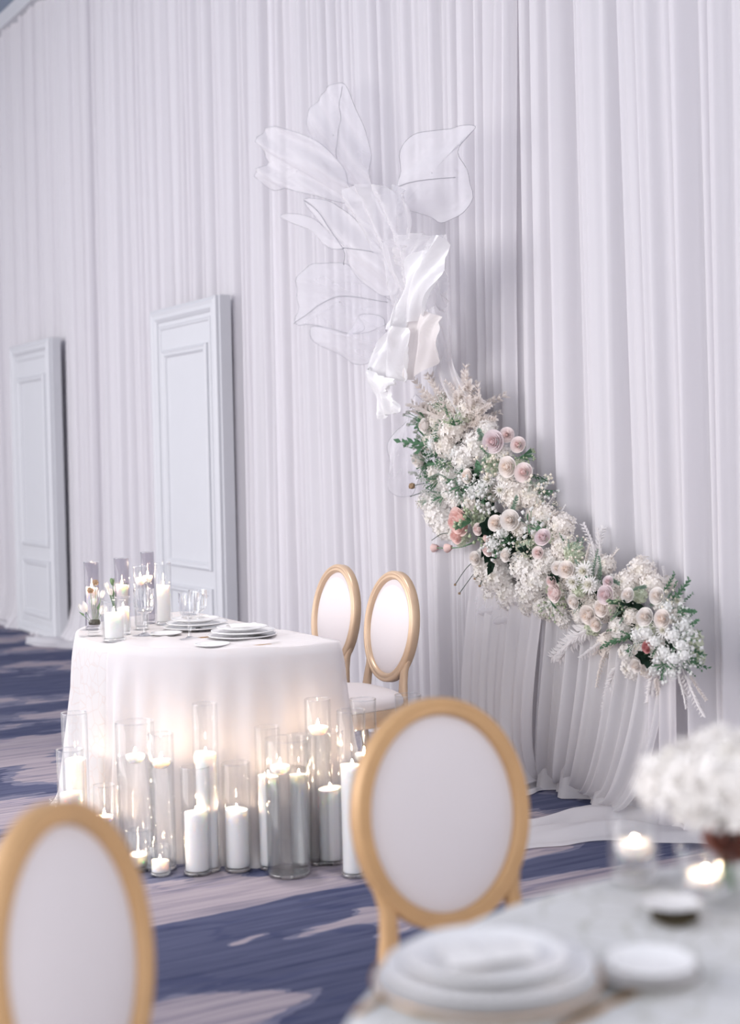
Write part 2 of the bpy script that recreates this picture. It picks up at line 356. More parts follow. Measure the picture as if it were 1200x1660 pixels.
curtain('drape_panel', 'finely gathered white drape at the far left of the wall, behind the far panel', -9.9, tS1 + .05, 0.0, .004, CEIL - .132, .05, .115, .13, 11, hem=.10, lean=lambda t, f: t - .05 * f * smoothstep(tS1 - .3, tS1, t))
curtain('drape_panel', 'white gathered drape behind the nearer moulded panel, right of the dark seam', tS1 + .02, 1.20, -.01, .004, CEIL - .132, .05, .115, .13, 12, hem=.06)
def lean_mid(t, f):
    c = tS2 - .25; return t + (c - t) * .18 * f ** 1.2 * smoothstep(1.0, 2.2, t)
curtain('drape_panel', 'white drape behind the organza sculpture, its folds slanting towards the flowers', 1.0, tS2 + .03, 0.022, .004, CEIL - .132, .045, .105, .105, 13, lean=lambda t, f: lean_mid(t, f) if t < tS2 - .25 else t - .055 * smoothstep(.25, .65, f) * smoothstep(tS2 - .25, tS2, t))
curtain('drape_panel', 'smooth wide-folded white drape on the right, behind the flower garland', tS2 - .36, 7.5, -0.02, .004, CEIL - .132, .075, .17, .13, 14, lean=lambda t, f: t + .16 * f * math.exp(-((t - 4.0) / .45) ** 2), hem=.05)
curtain('backing_drape', 'grey-white backing drape glimpsed in the gap above the flowers', tS2 - .9, tS2 + .3, -0.15, .004, CEIL - .132, .10, .2, .02, 15)

# ------------------------------------------------------------------ leaning white moulded panels
def moulding(x0, x1, z0, z1, wd, d):
    """a picture-frame moulding round a rectangle, stepped profile, lying in the XZ plane and proud towards -Y"""
    prof = [(0, 0), (0, -d * .6), (wd * .25, -d), (wd * .5, -d * .75), (wd * .75, -d * .8), (wd, -d * .25), (wd, 0)]
    V, F = [], []; cs = [(x0, z0, 1, 1), (x1, z0, -1, 1), (x1, z1, -1, -1), (x0, z1, 1, -1)]
    for cx, cz, sx, sz in cs:
        for a, y in prof: V.append((cx + a * sx, y, cz + a * sz))
    n = len(prof)
    for k in range(4):
        for j in range(n - 1): F.append((k * n + j, ((k + 1) % 4) * n + j, ((k + 1) % 4) * n + j + 1, k * n + j + 1))
    return V, F
def leaning_panel(px_r, py_b, label, wd=1.06, h=2.40, lean=.012, yaw=0.0, off=.20, edge='gap_shade_grey'):
    s = off; t = wt(px_r, py_b, s)[0]
    root = empty('moulded_panel', W(t, s, 0)); root.rotation_euler = (0, 0, math.atan2(WE.y, WE.x) + yaw)
    props(root, label, 'panel', 'white moulded panels against the drapes')
    a = math.asin(lean / h); cs, sn = math.cos(a), math.sin(a)
    # local: X along the wall (right edge at 0), Y into the wall, tilted back
    def tl(vf):
        V, F = vf; return [(x, y * cs + z * sn, z * cs - y * sn + .004) for x, y, z in V], F
    put = lambda n, vf, mat='white_paint': build(n, *tl(vf), MT[mat], root, smooth=False)
    put('board', box(-wd, 0, 0, .045, 0, h, .004))
    put('edge_strip', box(-.002, .012, .002, .075, 0, h, .002))
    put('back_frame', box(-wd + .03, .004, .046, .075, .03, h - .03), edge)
    put('outer_moulding', moulding(-wd + .004, -.004, .004, h - .004, .085, .03))
    put('upper_moulding', moulding(-wd + .17, -.17, .74, h - .27, .05, .022))
    put('lower_moulding', moulding(-wd + .17, -.17, .16, .63, .05, .022))
    put('header_moulding', moulding(-wd + .115, -.115, .115, h - .115, .025, .012))
    return root
leaning_panel(88, 800, 'white moulded panel standing against the drapes at the far left, shaded gap painted dark at its edge')
leaning_panel(360, 800, 'taller-looking white moulded panel standing against the drapes behind the candlelit table', edge='white_paint')
# ------------------------------------------------------------------ round-backed chairs
def oval_pts(a, b, n): return [(a * math.cos(2 * math.pi * k / n), b * math.sin(2 * math.pi * k / n)) for k in range(n)]
def oval_sweep(a, b, prof, n=56):
    """profile (inward offset, y) swept round an upright oval; closed"""
    V, F = [], []; m_ = len(prof)
    for k in range(n):
        th = 2 * math.pi * k / n; cx, cz = a * math.cos(th), b * math.sin(th)
        nx, nz = b * math.cos(th), a * math.sin(th); l = math.hypot(nx, nz); nx /= l; nz /= l
        V += [(cx - nx * q, y, cz - nz * q) for q, y in prof]
    for k in range(n):
        k2 = (k + 1) % n
        for j in range(m_): F.append((k * m_ + j, k2 * m_ + j, k2 * m_ + (j + 1) % m_, k * m_ + (j + 1) % m_))
    return V, F
def oval_pad(a, b, y0, bulge, n=48, rings=8):
    V, F = [(0, y0 + bulge, 0)], []
    for r in range(1, rings + 1):
        q = r / rings; h = bulge * (1 - q ** 3.2)
        V += [(a * q * math.cos(2 * math.pi * k / n), y0 + h, b * q * math.sin(2 * math.pi * k / n)) for k in range(n)]
    for k in range(n):
        F.append((0, 1 + (k + 1) % n, 1 + k))
        for r in range(rings - 1):
            o = 1 + r * n; F.append((o + k, o + (k + 1) % n, o + n + (k + 1) % n, o + n + k))
    return V, F
def seat_outline(k=1.0, n=40):
    out = []
    for i in range(n):
        th = 2 * math.pi * i / n; c, s = math.cos(th), math.sin(th)
        e = 2 / 3.6; x = math.copysign(abs(c) ** e, c); y = math.copysign(abs(s) ** e, s)
        wd = .245 + .02 * y; out.append((x * wd * k, y * .225 * k))
    return out
def layered(outlines):
    """stack of (outline, z) -> closed solid"""
    V, F = [], []; n = len(outlines[0][0])
    for ol, z in outlines: V += [(x, y, z) for x, y in ol]
    for r in range(len(outlines) - 1):
        for k in range(n): F.append((r * n + k, r * n + (k + 1) % n, (r + 1) * n + (k + 1) % n, (r + 1) * n + k))
    F.append(tuple(range(n))[::-1]); F.append(tuple((len(outlines) - 1) * n + k for k in range(n))); return V, F
def rect_sweep(pts, sizes):
    """square-ish bar through points, sizes (wx, wy) half widths, axes fixed x/y"""
    V, F = [], []; o = [(-1, -.6), (-.6, -1), (.6, -1), (1, -.6), (1, .6), (.6, 1), (-.6, 1), (-1, .6)]
    for (x, y, z), (a, b) in zip(pts, sizes): V += [(x + p * a, y + q * b, z) for p, q in o]
    for r in range(len(pts) - 1):
        for k in range(8): F.append((r * 8 + k, r * 8 + (k + 1) % 8, r * 8 + 8 + (k + 1) % 8, r * 8 + 8 + k))
    F.append(tuple(range(8))[::-1]); F.append(tuple((len(pts) - 1) * 8 + k for k in range(8))); return V, F
OA, OB, OZ, TILT = .197, .228, .732, R(8)
def chair_meshes(gold):
    g = MT[gold]; D = {}
    def tilt(vf):
        V, F = vf; c, s = math.cos(TILT), math.sin(TILT)
        return [(x, y * c - (z) * s - .215 - .03, z * c + y * s + OZ) for x, y, z in V], F
    prof = [(0, -.016), (.0, .010), (.004, .017), (.011, .020), (.016, .016), (.019, .015), (.024, .020), (.030, .018), (.034, .010), (.036, .004), (.036, -.006), (.030, -.014), (.018, -.02), (.006, -.02)]
    D['back_frame'] = mesh('back_frame', *tilt(oval_sweep(OA, OB, prof)), g)
    D['back_cushion'] = mesh('back_cushion', *tilt(oval_pad(OA - .033, OB - .033, .002, .016)), MT['uphol'])
    V, F = oval_pad(OA - .033, OB - .033, .0, .012); D['back_panel'] = mesh('back_panel', *tilt(([(x, -y - .004, z) for x, y, z in V], [f[::-1] for f in F])), MT['uphol'])
    for s_, nm in ((-1, 'post_l'), (1, 'post_r')):
        pts = [(s_ * .150, -.205, .40), (s_ * .148, -.207, .47), (s_ * .143, -.212, .52), (s_ * .140, -.220, .565), (s_ * .146, -.228, .60), (s_ * .160, -.238, .635)]
        D[nm] = mesh('post', *rect_sweep(pts, [(.021, .016), (.020, .015), (.017, .014), (.016, .013), (.017, .012), (.010, .010)]), g)
        fl = [(s_ * .195, .185, .40), (s_ * .195, .185, .345), (s_ * .195, .185, .335), (s_ * .195, .185, .325), (s_ * .195, .185, .20), (s_ * .195, .185, .05), (s_ * .195, .185, .04), (s_ * .195, .185, .0)]
        rr = [.026, .026, .019, .024, .020, .013, .016, .011]
        D['leg_f' + nm] = mesh('leg', *tube(fl, rr, 12), g)
        bl = [(s_ * .165, -.19, .40), (s_ * .168, -.20, .28), (s_ * .172, -.225, .14), (s_ * .175, -.262, .0)]
        D['leg_b' + nm] = mesh('leg', *rect_sweep(bl, [(.020, .018), (.017, .016), (.015, .014), (.013, .013)]), g)
    O = lambda k, dz=0: seat_outline(k)
    D['seat_frame'] = mesh('seat_frame', *layered([(O(.97), .372), (O(.985), .376), (O(.985), .392), (O(1.0), .398), (O(1.0), .425), (O(.99), .432), (O(.98), .436)]), g)
    D['seat_cushion'] = mesh('seat_cushion', *layered([(O(.965), .434), (O(.985), .445), (O(.985), .462), (O(.95), .478), (O(.85), .489), (O(.6), .496), (O(.3), .498)]), MT['uphol'])
    return D
CH = {'gold': chair_meshes('gold'), 'wood_gold': chair_meshes('wood_gold')}
def chair(loc, facing, label, kind='gold'):
    """facing = direction (x, y) the sitter looks at"""
    rz = math.atan2(facing[1], facing[0]) - math.pi / 2
    root = empty('round_back_chair', (loc[0], loc[1], 0.0), rz); props(root, label, 'chair', 'oval-backed banquet chairs')
    D = CH[kind]
    for nm, key in (('back_frame', 'back_frame'), ('back_cushion', 'back_cushion'), ('back_panel', 'back_panel'), ('post', 'post_l'), ('post', 'post_r'), ('seat_frame', 'seat_frame'), ('seat_cushion', 'seat_cushion'),
                    ('leg', 'leg_fpost_l'), ('leg', 'leg_fpost_r'), ('leg', 'leg_bpost_l'), ('leg', 'leg_bpost_r')): place(nm, D[key], root)
    return root
def chair_by_back(px, py, Z, facing, label, kind='gold'):
    """put the chair so that the middle of its oval back stands at depth Z under the pixel"""
    d = ray(px, py); p = CAMP + d * Z; f = Vector((facing[0], facing[1], 0)).normalized()
    c = p + f * .245; return chair((c.x, c.y), (f.x, f.y), label, kind)
FN = (WN.x, WN.y)
chair_by_back(634, 1014, 6.07, FN, 'champagne gold oval-back chair at the candlelit table, nearer of the pair')
chair_by_back(544, 1004, 6.50, FN, 'champagne gold oval-back chair at the candlelit table, half hidden by its cloth')
GT = Vector((.84, 1.60, 0)); GR = .90
chair_by_back(718, 1327, 2.93, (GT.x - .146, GT.y - 2.96), 'blurred honey gold oval-back chair pulled up to the lace-covered guest table', 'wood_gold')
chair_by_back(116, 1562, 2.12, (GT.x + .43, GT.y - 2.13), 'blurred honey gold oval-back chair in the lower left corner', 'wood_gold')

# ------------------------------------------------------------------ tables and cloths
def round_table(loc, r, h, label, name='round_table'):
    root = empty(name, (loc[0], loc[1], 0)); props(root, label, 'table')
    build('tabletop', *lathe([(0, h - .03), (r - .01, h - .03), (r, h - .02), (r, h - .006), (r - .006, h), (0, h)], 64), MT['white_paint'], root)
    build('pedestal', *lathe([(0, .02), (.05, .03), (.04, .12), (.04, h - .1), (.10, h - .031), (0, h - .031)], 24), MT['bronze'], root)
    for k in range(4):
        a = k * math.pi / 2 + .4
        build('foot', *tube([(0, 0, .06), (.2 * math.cos(a), .2 * math.sin(a), .05), (.33 * math.cos(a), .33 * math.sin(a), .018)], [.03, .024, .016], 8), MT['bronze'], root)
    return root
def cloth_mesh(r, h, flare, nf, amp, seed, th0=0.0, th1=2 * math.pi, lift=.004, bottom=.004, n=260, rows=22, top=True, puddle=.06):
    rnd = random.Random(seed); full = abs(th1 - th0 - 2 * math.pi) < 1e-6
    ks = [(rnd.randint(max(3, nf - 5), nf + 6), rnd.uniform(0, 6.28), rnd.uniform(.4, 1)) for _ in range(5)]
    def fold(th): return sum(a * math.cos(k * th + p) for k, p, a in ks) / 2.2
    P = []
    if top:
        for q in (.0, .3, .6, .85, .97): P.append([(r * q * math.cos(th0 + (th1 - th0) * i / n), r * q * math.sin(th0 + (th1 - th0) * i / n), h + lift) for i in range(n + 1)])
    for j in range(rows + 1):
        f = j / rows; z = (h + lift) * (1 - f) + bottom * f; row = []
        for i in range(n + 1):
            th = th0 + (th1 - th0) * i / n; fo = fold(th)
            sag = .012 * math.sin(min(1, f * 6) * math.pi / 2)
            rr = r + lift + sag + (flare(th) if callable(flare) else flare) * f ** 1.3 + amp * f ** .7 * fo
            zz = z
            if f > .93: rr += puddle * ((f - .93) / .07) ** 1.5 * (1 + .5 * fo)
            row.append((rr * math.cos(th), rr * math.sin(th), zz))
        P.append(row)
    return grid(P)
# half-moon table: straight side along the chairs, round side towards the room (local x along the wall, y into the room)
TC = Vector((-.475, 6.083, 0)); TR, TH = .73, .74; TROT = math.atan2(WE.y, WE.x)
def dee(rc=.05, n_arc=150, n_cor=8, n_st=40):
    """outline of the half-moon as (point, outward normal), starting in the middle of the straight side; local y is towards -normal of the wall"""
    Ri = TR - rc; out = []
    for k in range(n_st // 2): out.append(((Ri * k / (n_st / 2), 0.0), (0, -1)))
    for k in range(n_cor): a = -math.pi / 2 + math.pi / 2 * k / n_cor; out.append(((Ri + rc * math.cos(a), rc + rc * math.sin(a)), (math.cos(a), math.sin(a))))
    for k in range(n_arc + 1): a = math.pi * k / n_arc; out.append(((TR * math.cos(a), rc + TR * math.sin(a) * (TR - rc) / TR), (math.cos(a), math.sin(a))))
    for k in range(1, n_cor + 1): a = math.pi + math.pi / 2 * k / n_cor; out.append(((-Ri + rc * math.cos(a), rc + rc * math.sin(a)), (math.cos(a), math.sin(a))))
    for k in range(n_st // 2): out.append(((-Ri + Ri * k / (n_st / 2), 0.0), (0, -1)))
    return out
def dee_frame(o): o.location = TC; o.rotation_euler = (0, 0, TROT); o.scale = (1, 1, 1); return o
def flipy(vf): V, F = vf; return [(x, -y, z) for x, y, z in V], [f[::-1] for f in F]          # local -Y is into the room
DEE = dee()
tr_ = empty('half_moon_table', TC, TROT); props(tr_, 'half-moon table hidden under the long white lace cloth', 'table')
ol = [p for p, n in DEE]; inn = [(p[0] - n[0] * .008, p[1] - n[1] * .008) for p, n in DEE]
build('tabletop', *flipy(layered([(inn, TH - .03), (ol, TH - .024), (ol, TH - .006), (inn, TH)])), MT['white_paint'], tr_, smooth=False)
for lx, ly in ((-.5, .08), (.5, .08), (-.28, .45), (.28, .45)): build('leg', *flipy(tube([(lx, ly, 0), (lx, ly, TH - .031)], .016, 10)), MT['bronze'], tr_)
def dee_cloth(i0, i1, lift, flare, amp, nf, seed, bottom=.004, rows=24, puddle=.02, top=(.0, .25, .5, .75, .93, .985), rnd_edge=.014):
    rnd = random.Random(5); N = len(DEE); idx = range(i0, i1 + 1); cx, cy = 0.0, .30; P = []
    ks = [(rnd.uniform(nf * .6, nf * 1.5), rnd.uniform(0, 6.28), rnd.uniform(.4, 1)) for _ in range(6)]
    arc = 0.0; ar = []; last = None
    for i in range(1, i0 + 1): arc += (Vector(DEE[i % N][0]) - Vector(DEE[i - 1][0])).length
    for i in idx:
        p = Vector(DEE[i % N][0]); arc += (p - last).length if last is not None else 0; last = p; ar.append(arc)
    def fold(a): return sum(w_ * math.cos(k * a + ph) for k, ph, w_ in ks) / 2.4
    for q in top:
        P.append([(cx + (DEE[i % N][0][0] - cx) * q, cy + (DEE[i % N][0][1] - cy) * q, TH + lift + (.004 * math.sin(a * 23 + q * 9) if lift > .006 else 0)) for i, a in zip(idx, ar)])
    for j in range(rows + 1):
        f = j / rows; row = []
        for i, a in zip(idx, ar):
            (x, y), (nx, ny) = DEE[i % N]; fo = fold(a)
            o = lift + rnd_edge * math.sin(min(1, f * 8) * math.pi / 2) + flare(x, y, nx, ny) * f ** 1.2 + amp * (fo + .3 + (.25 if lift > .006 else 0)) * f ** .6 * min(1, f * 5)
            if f > .93: o += puddle * ((f - .93) / .07) ** 1.4 * (1 + .5 * fo)
            row.append((x + nx * o, y + ny * o, (TH + lift) * (1 - f) + bottom * f - (.012 * min(1, f * 10) if f < .1 else .012 * (1 - f)) ))
        P.append(row)
    return flipy(grid(P))
cl = dee_frame(build('tablecloth', *dee_cloth(0, len(DEE), .0045, lambda x, y, nx, ny: .02 + .10 * smoothstep(-.1, -.9, nx) + .10 * smoothstep(.3, 1.0, nx) - (.05 if ny < -.5 else 0), .026, 42, 5), MT['lace']))
props(cl, 'floor-length white lace cloth on the half-moon table ringed by candles', 'tablecloth')
NA = 20 + 8
ov = dee_frame(build('sheer_runner', *dee_cloth(8, NA + 62, .009, lambda x, y, nx, ny: .032 + .10 * smoothstep(-.1, -.9, nx) + .115 * smoothstep(.3, 1.0, nx), .026, 42, 8, bottom=.010, puddle=.03, top=(.45, .6, .75, .9, .985)), MT['sheer_cloth']))
props(ov, 'sheer white overlay falling over the right end of the candlelit table', 'cloth')
def clear_of_table(p, r):
    """is a standing thing of radius r clear of the hanging cloth"""
    d = p - TC; x, y = d.dot(WE), d.dot(WN); return y < -.1 or math.hypot(x, y - .05) > TR + .055 + .10 * smoothstep(.3, 1, abs(x) / TR) + r
round_table(GT, GR, .745, 'large round guest table under ivory lace at the lower right')
gc = build('tablecloth', *cloth_mesh(GR, .745, .10, 22, .035, 9), MT['lace_guest'], loc=GT)
props(gc, 'ivory lace cloth on the blurred guest table at the lower right', 'tablecloth')
TTOP, GTOP = TH + .0045, .745 + .0045

# spot and housing ring added out of view to brighten the candlelit table
def add_table_lamp(p, power):
    rt_ = empty('added_table_lamp', (p.x, p.y, CEIL)); props(rt_, 'added out-of-view ceiling lamp brightening the candlelit table', 'lamp')
    build('added_lamp_ring', *lathe([(.075, -.004), (.11, -.006), (.115, -.001), (.075, -.001)], 32, True), MT['white_paint'], rt_)
    l = bpy.data.lights.new('added_table_beam', 'SPOT'); l.energy = power; l.spot_size = R(44); l.spot_blend = .8; l.shadow_soft_size = .12; l.color = (1.0, .93, .88)
    o = bpy.data.objects.new('added_table_beam', l); COL.objects.link(o); o.parent = rt_; o.location = (0, 0, -.02)
add_table_lamp(TC + WN * .35, 330)
# ------------------------------------------------------------------ glass cylinders and candles
def rim_prof(r, h, wall=.0025, base=.014):
    return [(0, 0), (r - .004, 0), (r, .004), (r, h - .001), (r - wall * .5, h), (r - wall, h - .001), (r - wall, base + .004), (r - wall - .004, base), (0, base)]
def vase(p, r, h, label, water=0.0, mat='glass', group='glass cylinders on the floor', n=36):
    o = build('cylinder_vase', *lathe(rim_prof(r, h), n), MT[mat], loc=p); props(o, label, 'vase', group)
    build('rim', *tube([((r - .001) * math.cos(k * math.pi / 16), (r - .001) * math.sin(k * math.pi / 16), h) for k in range(32)], .0022, 6, True), MT['crystal'], o)
    build('base', *lathe([(0, .001), (r - .006, .001), (r - .0035, .004), (r - .0035, .011), (r - .006, .0135), (0, .0135)], n), MT['crystal'], o)
    if water:
        build('water', *lathe([(0, .0155), (r - .004, .0155), (r - .0032, .02), (r - .0032, water - .001), (r - .005, water), (0, water)], n), MT['water'], o)
    return o
def flame_parts(root, z, s=1.0, lean=0.0):
    build('wick', *tube([(0, 0, z - .003), (lean * .2, 0, z + .006), (lean * .5, 0, z + .011)], [.0011, .001, .0008], 6), MT['wick'], root)
    V, F = lathe([(0, 0), (.0035, .003), (.0054, .008), (.0050, .014), (.0034, .021), (.0016, .028), (0, .034)], 12)
    build('flame', [(x * s + lean * (zz / .034) ** 1.5, y * s, z + .004 + zz * s) for x, y, zz in V], F, MT['flame'], root)
def pillar(p, r, h, label, group='pillar candles on the floor', dish=.006, s=1.0, seed=0):
    root = empty('pillar_candle', p); props(root, label, 'candle', group); rnd = random.Random(seed)
    V, F = lathe([(0, 0), (r * .96, 0), (r, .003), (r, h - .004), (r * .97, h), (r * .90, h - .001), (r * .7, h - dish * .7), (r * .3, h - dish), (0, h - dish)], 32)
    ph = rnd.uniform(0, 6); V = [(x, y, z + (.0035 * math.cos(math.atan2(y, x) + ph) * (math.hypot(x, y) / r) if z > h * .8 else 0)) for x, y, z in V]
    build('wax', V, F, MT['wax'], root); flame_parts(root, h - dish, s); return root
def floater(p, label, r=.033, group='floating candles', s=1.0):
    root = empty('floating_candle', p); props(root, label, 'candle', group)
    V, F = lathe([(0, -.018), (r * .55, -.017), (r * .8, -.010), (r * .97, .0), (r, .006), (r * .97, .011), (r * .88, .012), (r * .6, .009), (0, .008)], 28)
    build('wax', V, F, MT['wax'], root); flame_parts(root, .008, s); return root
def by_px(x0, x1, yt, yb, z=0.0):
    """a standing cylinder from its left, right, top and bottom pixels: base point, radius, height"""
    xc = (x0 + x1) / 2; p = on_z(xc, yb, z); k = m_per_px(p); r = (x1 - x0) / 2 * k
    base = p + Vector((p.x, p.y, 0)).normalized() * r * .9            # yb is the near rim of the base
    base.z = z; k2 = m_per_px(base); return base, (x1 - x0) / 2 * k2, (yb - 9 - yt) * k2
def set_candle(x0, x1, yt, yb, cand, label_v, label_c, z=0.0, mat='glass', gv='glass cylinders on the floor', gc_='candles among the floor cylinders', fx=0.0, seed=0, rr=None, s=1.0):
    """cand: ('p', y of candle top) pillar, ('f', y of water line) floating, None empty"""
    b, r, h = by_px(x0, x1, yt, yb, z)
    while z == 0.0 and not clear_of_table(b, r): yb += 1; b, r, h = by_px(x0, x1, yt, yb, z)
    k = m_per_px(b)
    if cand is None: return vase(b, r, h, label_v, 0, mat, gv)
    hz = (yb - 9 - cand[1]) * k
    if cand[0] == 'p':
        v = vase(b, r, h, label_v, 0, mat, gv)
        pr = rr if rr else r * .80
        pillar(b + Vector((fx, 0, .0145)), min(pr, r - .006 - abs(fx)), max(.02, hz - .012), label_c, gc_, seed=seed, s=s)
    else:
        v = vase(b, r, h, label_v, hz, mat, gv)
        floater(b + Vector((fx, -.006, hz + .002)), label_c, min(.034, r - .008 - abs(fx)), gc_, s)
    return v
FV = [  # x0, x1, top, bottom, candle, vase label, candle label, x shift
 (106, 148, 1150, 1372, ('p', 1226), 'tall clear cylinder at the far left end of the floor candles', 'ivory pillar in the tall leftmost cylinder behind'),
 (97, 141, 1210, 1400, ('p', 1280), 'clear cylinder just above the lower left chair back', 'ivory pillar low in the cylinder over the lower left chair'),
 (82, 103, 1288, 1372, ('p', 1318), 'small clear votive peeping out left of the lower left chair top', 'small ivory candle in the leftmost tiny votive'),
 (154, 190, 1267, 1386, ('f', 1322), 'short water-filled cylinder right of the lower left chair top', 'floating candle in the short cylinder beside the lower left chair'),
 (194, 257, 1167, 1402, ('f', 1226), 'widest water-filled cylinder in front of the lace cloth', 'floating candle in the widest left-hand cylinder'),
 (246, 288, 1184, 1412, ('f', 1232), 'slim water-filled cylinder standing before the widest one', 'floating candle high in the slim water-filled cylinder'),
 (207, 243, 1340, 1414, ('p', 1380), 'low votive glass half hidden by the lower left chair', 'stubby ivory candle half hidden by the lower left chair'),
 (243, 278, 1366, 1423, ('p', 1390), 'shortest votive glass at the front of the floor candles', 'tiny ivory candle in the shortest front votive'),
 (297, 345, 1238, 1422, ('p', 1312), 'clear cylinder with a half-height pillar, front of the left group', 'thick ivory pillar in the front cylinder of the left group'),
 (318, 360, 1135, 1396, ('p', 1215), 'tallest clear cylinder left of centre, behind the thick pillar', 'tall ivory pillar in the tallest left-of-centre cylinder'),
 (363, 410, 1232, 1407, ('p', 1308), 'clear cylinder with a slanting-topped pillar at the middle', 'ivory pillar with slanting melted top at the middle'),
 (418, 460, 1173, 1392, ('p', 1253), 'clear cylinder partly behind the heavy-based water vase', 'ivory pillar glimpsed left of the heavy-based water vase'),
 (434, 505, 1196, 1426, ('f', 1245), 'wide heavy-based water vase at the front centre', 'floating candle at the left of the wide heavy-based water vase'),
 (470, 507, 1185, 1388, ('p', 1250), 'clear cylinder directly behind the wide water vase', 'ivory pillar seen through the wide water vase'),
 (500, 543, 1128, 1394, ('f', 1178), 'tall water-filled cylinder right of the wide water vase', 'floating candle high in the tall right-hand water cylinder'),
 (514, 562, 1180, 1402, ('p', 1274), 'clear cylinder with a mid-height pillar, right of the tall water one', 'ivory pillar of middle height in the right group'),
 (552, 599, 1147, 1425, ('p', 1236), 'tall clear cylinder cut off by the middle chair back', 'tallest ivory pillar, beside the middle chair back'),
 (573, 616, 1128, 1368, ('f', 1222), 'clear cylinder before the pair of chairs', 'floating candle in the cylinder before the pair of chairs'),
 (645, 688, 1121, 1345, ('p', 1262), 'clear cylinder rising above the middle chair back', 'ivory pillar hidden low behind the middle chair back'),
 (611, 648, 1176, 1362, ('f', 1250), 'clear cylinder whose rim just shows over the middle chair', 'floating candle tucked behind the middle chair back'),
]
for q, (x0, x1, yt, yb, c, lv, lc) in enumerate(FV):
    set_candle(x0, x1, yt, yb, c, lv, lc, seed=q, fx=(-.022 if q == 12 else 0.0), s=(.8 if c[0] == 'f' else .6))

# ------------------------------------------------------------------ on the candlelit table
tg = 'glassware on the candlelit table'; tcg = 'candles on the candlelit table'
TV = [
 (139, 163, 903, 1022, ('p', 945), 'smoked glass cylinder, leftmost of the three on the table', 'candle glowing in the leftmost smoked cylinder', 'smoke'),
 (188, 212, 897, 1020, ('p', 940), 'smoked glass cylinder, middle of the three on the table', 'candle glowing in the middle smoked cylinder', 'smoke'),
 (231, 253, 887, 1012, ('f', 930), 'smoked glass cylinder, tallest and farthest right on the table', 'floating candle in the farthest right smoked cylinder', 'smoke'),
 (219, 242, 910, 1022, ('f', 934), 'clear slim cylinder with floating candle behind the left goblet', 'floating candle in the slim clear cylinder on the table', 'glass'),
 (253, 280, 905, 1014, ('p', 941), 'clear cylinder with tall pillar at the back of the table', 'tall ivory pillar at the back of the table', 'glass'),
 (167, 205, 967, 1042, ('p', 986), 'short wide cylinder at the front left of the table', 'thick short ivory pillar at the front left of the table', 'glass'),
 (189, 213, 960, 1030, ('p', 978), 'slim low cylinder behind the short wide one on the table', 'slim ivory pillar behind the short thick one on the table', 'glass'),
]
for q, (x0, x1, yt, yb, c, lv, lc, mt) in enumerate(TV):
    set_candle(x0, x1, yt, yb, c, lv, lc, z=TTOP, mat=mt, gv=tg, gc_=tcg, seed=40 + q, s=.65)
def goblet(px, py, h, label, bowl=.040, z=TTOP):
    p = on_z(px, py, z); n = 40
    prof = [(0, 0), (.034, 0), (.035, .002), (.020, .006), (.007, .012), (.0055, .03), (.008, .045), (.0055, .055), (.006, h * .42), (.012, h * .46), (bowl * .8, h * .52), (bowl * .96, h * .62), (bowl, h * .78), (bowl * 1.02, h), (bowl * 1.0, h), (bowl * .97, h * .78), (bowl * .92, h * .62), (bowl * .7, h * .54), (0, h * .5)]
    V, F = lathe(prof, n); V2 = []
    for x, y, zz in V:
        a = math.atan2(y, x); f = 1.0
        if h * .5 < zz < h * .97: f = 1 + .045 * (1 if int(round(a / (2 * math.pi / n))) % 2 else -1) * smoothstep(h * .5, h * .56, zz) * (1 - smoothstep(h * .86, h * .97, zz))
        V2.append((x * f, y * f, zz))
    o = build('crystal_goblet', V2, F, MT['crystal'], smooth=False, loc=p); return props(o, label, 'glass', 'cut crystal goblets')
goblet(235, 1030, .185, 'cut crystal goblet standing before the slim floating candle')
goblet(308, 1036, .180, 'cut crystal goblet between the two plate stacks')
goblet(322, 1022, .165, 'cut crystal goblet just behind the one between the plates', .036)
def plate_prof(r, h=.014): return [(0, 0), (r * .58, 0), (r * .62, .002), (r * .95, h * .8), (r, h), (r * .995, h + .0025), (r * .94, h * .85 + .002), (r * .66, .0055), (r * .6, .004), (0, .004)]
def plate(p, r, label, group, h=.014, mat='china', rim=None):
    o = build('plate', *lathe(plate_prof(r, h), 48), MT[mat], loc=p); props(o, label, 'plate', group)
    if rim: build('rim_band', *lathe([(r * .985, h - .0004), (r + .0012, h), (r * .998, h + .0034), (r * .975, h + .0018)], 48, True), MT[rim], o)
    return o
def napkin(p, rz, sx, sy, label, z=0.012):
    rnd = random.Random(int(sx * 1e4)); P = []
    for i in range(15):
        u = i / 14 - .5; P.append([(u * sx, (j / 8 - .5) * sy * (1 - .12 * math.sin(u * 5)), z * (1 - (2 * abs(j / 8 - .5)) ** 3) * (.6 + .4 * math.sin(i * 1.3 + j * .5) * .4) + .001) for j in range(9)])
    bot = [[(x, y, 0.0) for x, y, _ in row] for row in P]
    V1, F1 = grid(P); V2, F2 = grid(bot); o = build('napkin', *join((V1, F1), (V2, [f[::-1] for f in F2])), MT['napkin'], loc=p, rot=(0, 0, rz)); return props(o, label, 'napkin')
def knife(p, rz, label, L=.22):
    V, F = layered([([(-.006, -L * .5), (.006, -L * .5), (.007, -L * .1), (.004, 0), (.009, .02), (.010, L * .3), (.004, L * .5), (-.004, L * .48), (-.005, .0), (-.007, -L * .1)], z) for z in (0, .003)])
    return props(build('knife', V, F, MT['brass'], smooth=False, loc=p, rot=(0, 0, rz)), label, 'cutlery', 'gold cutlery')
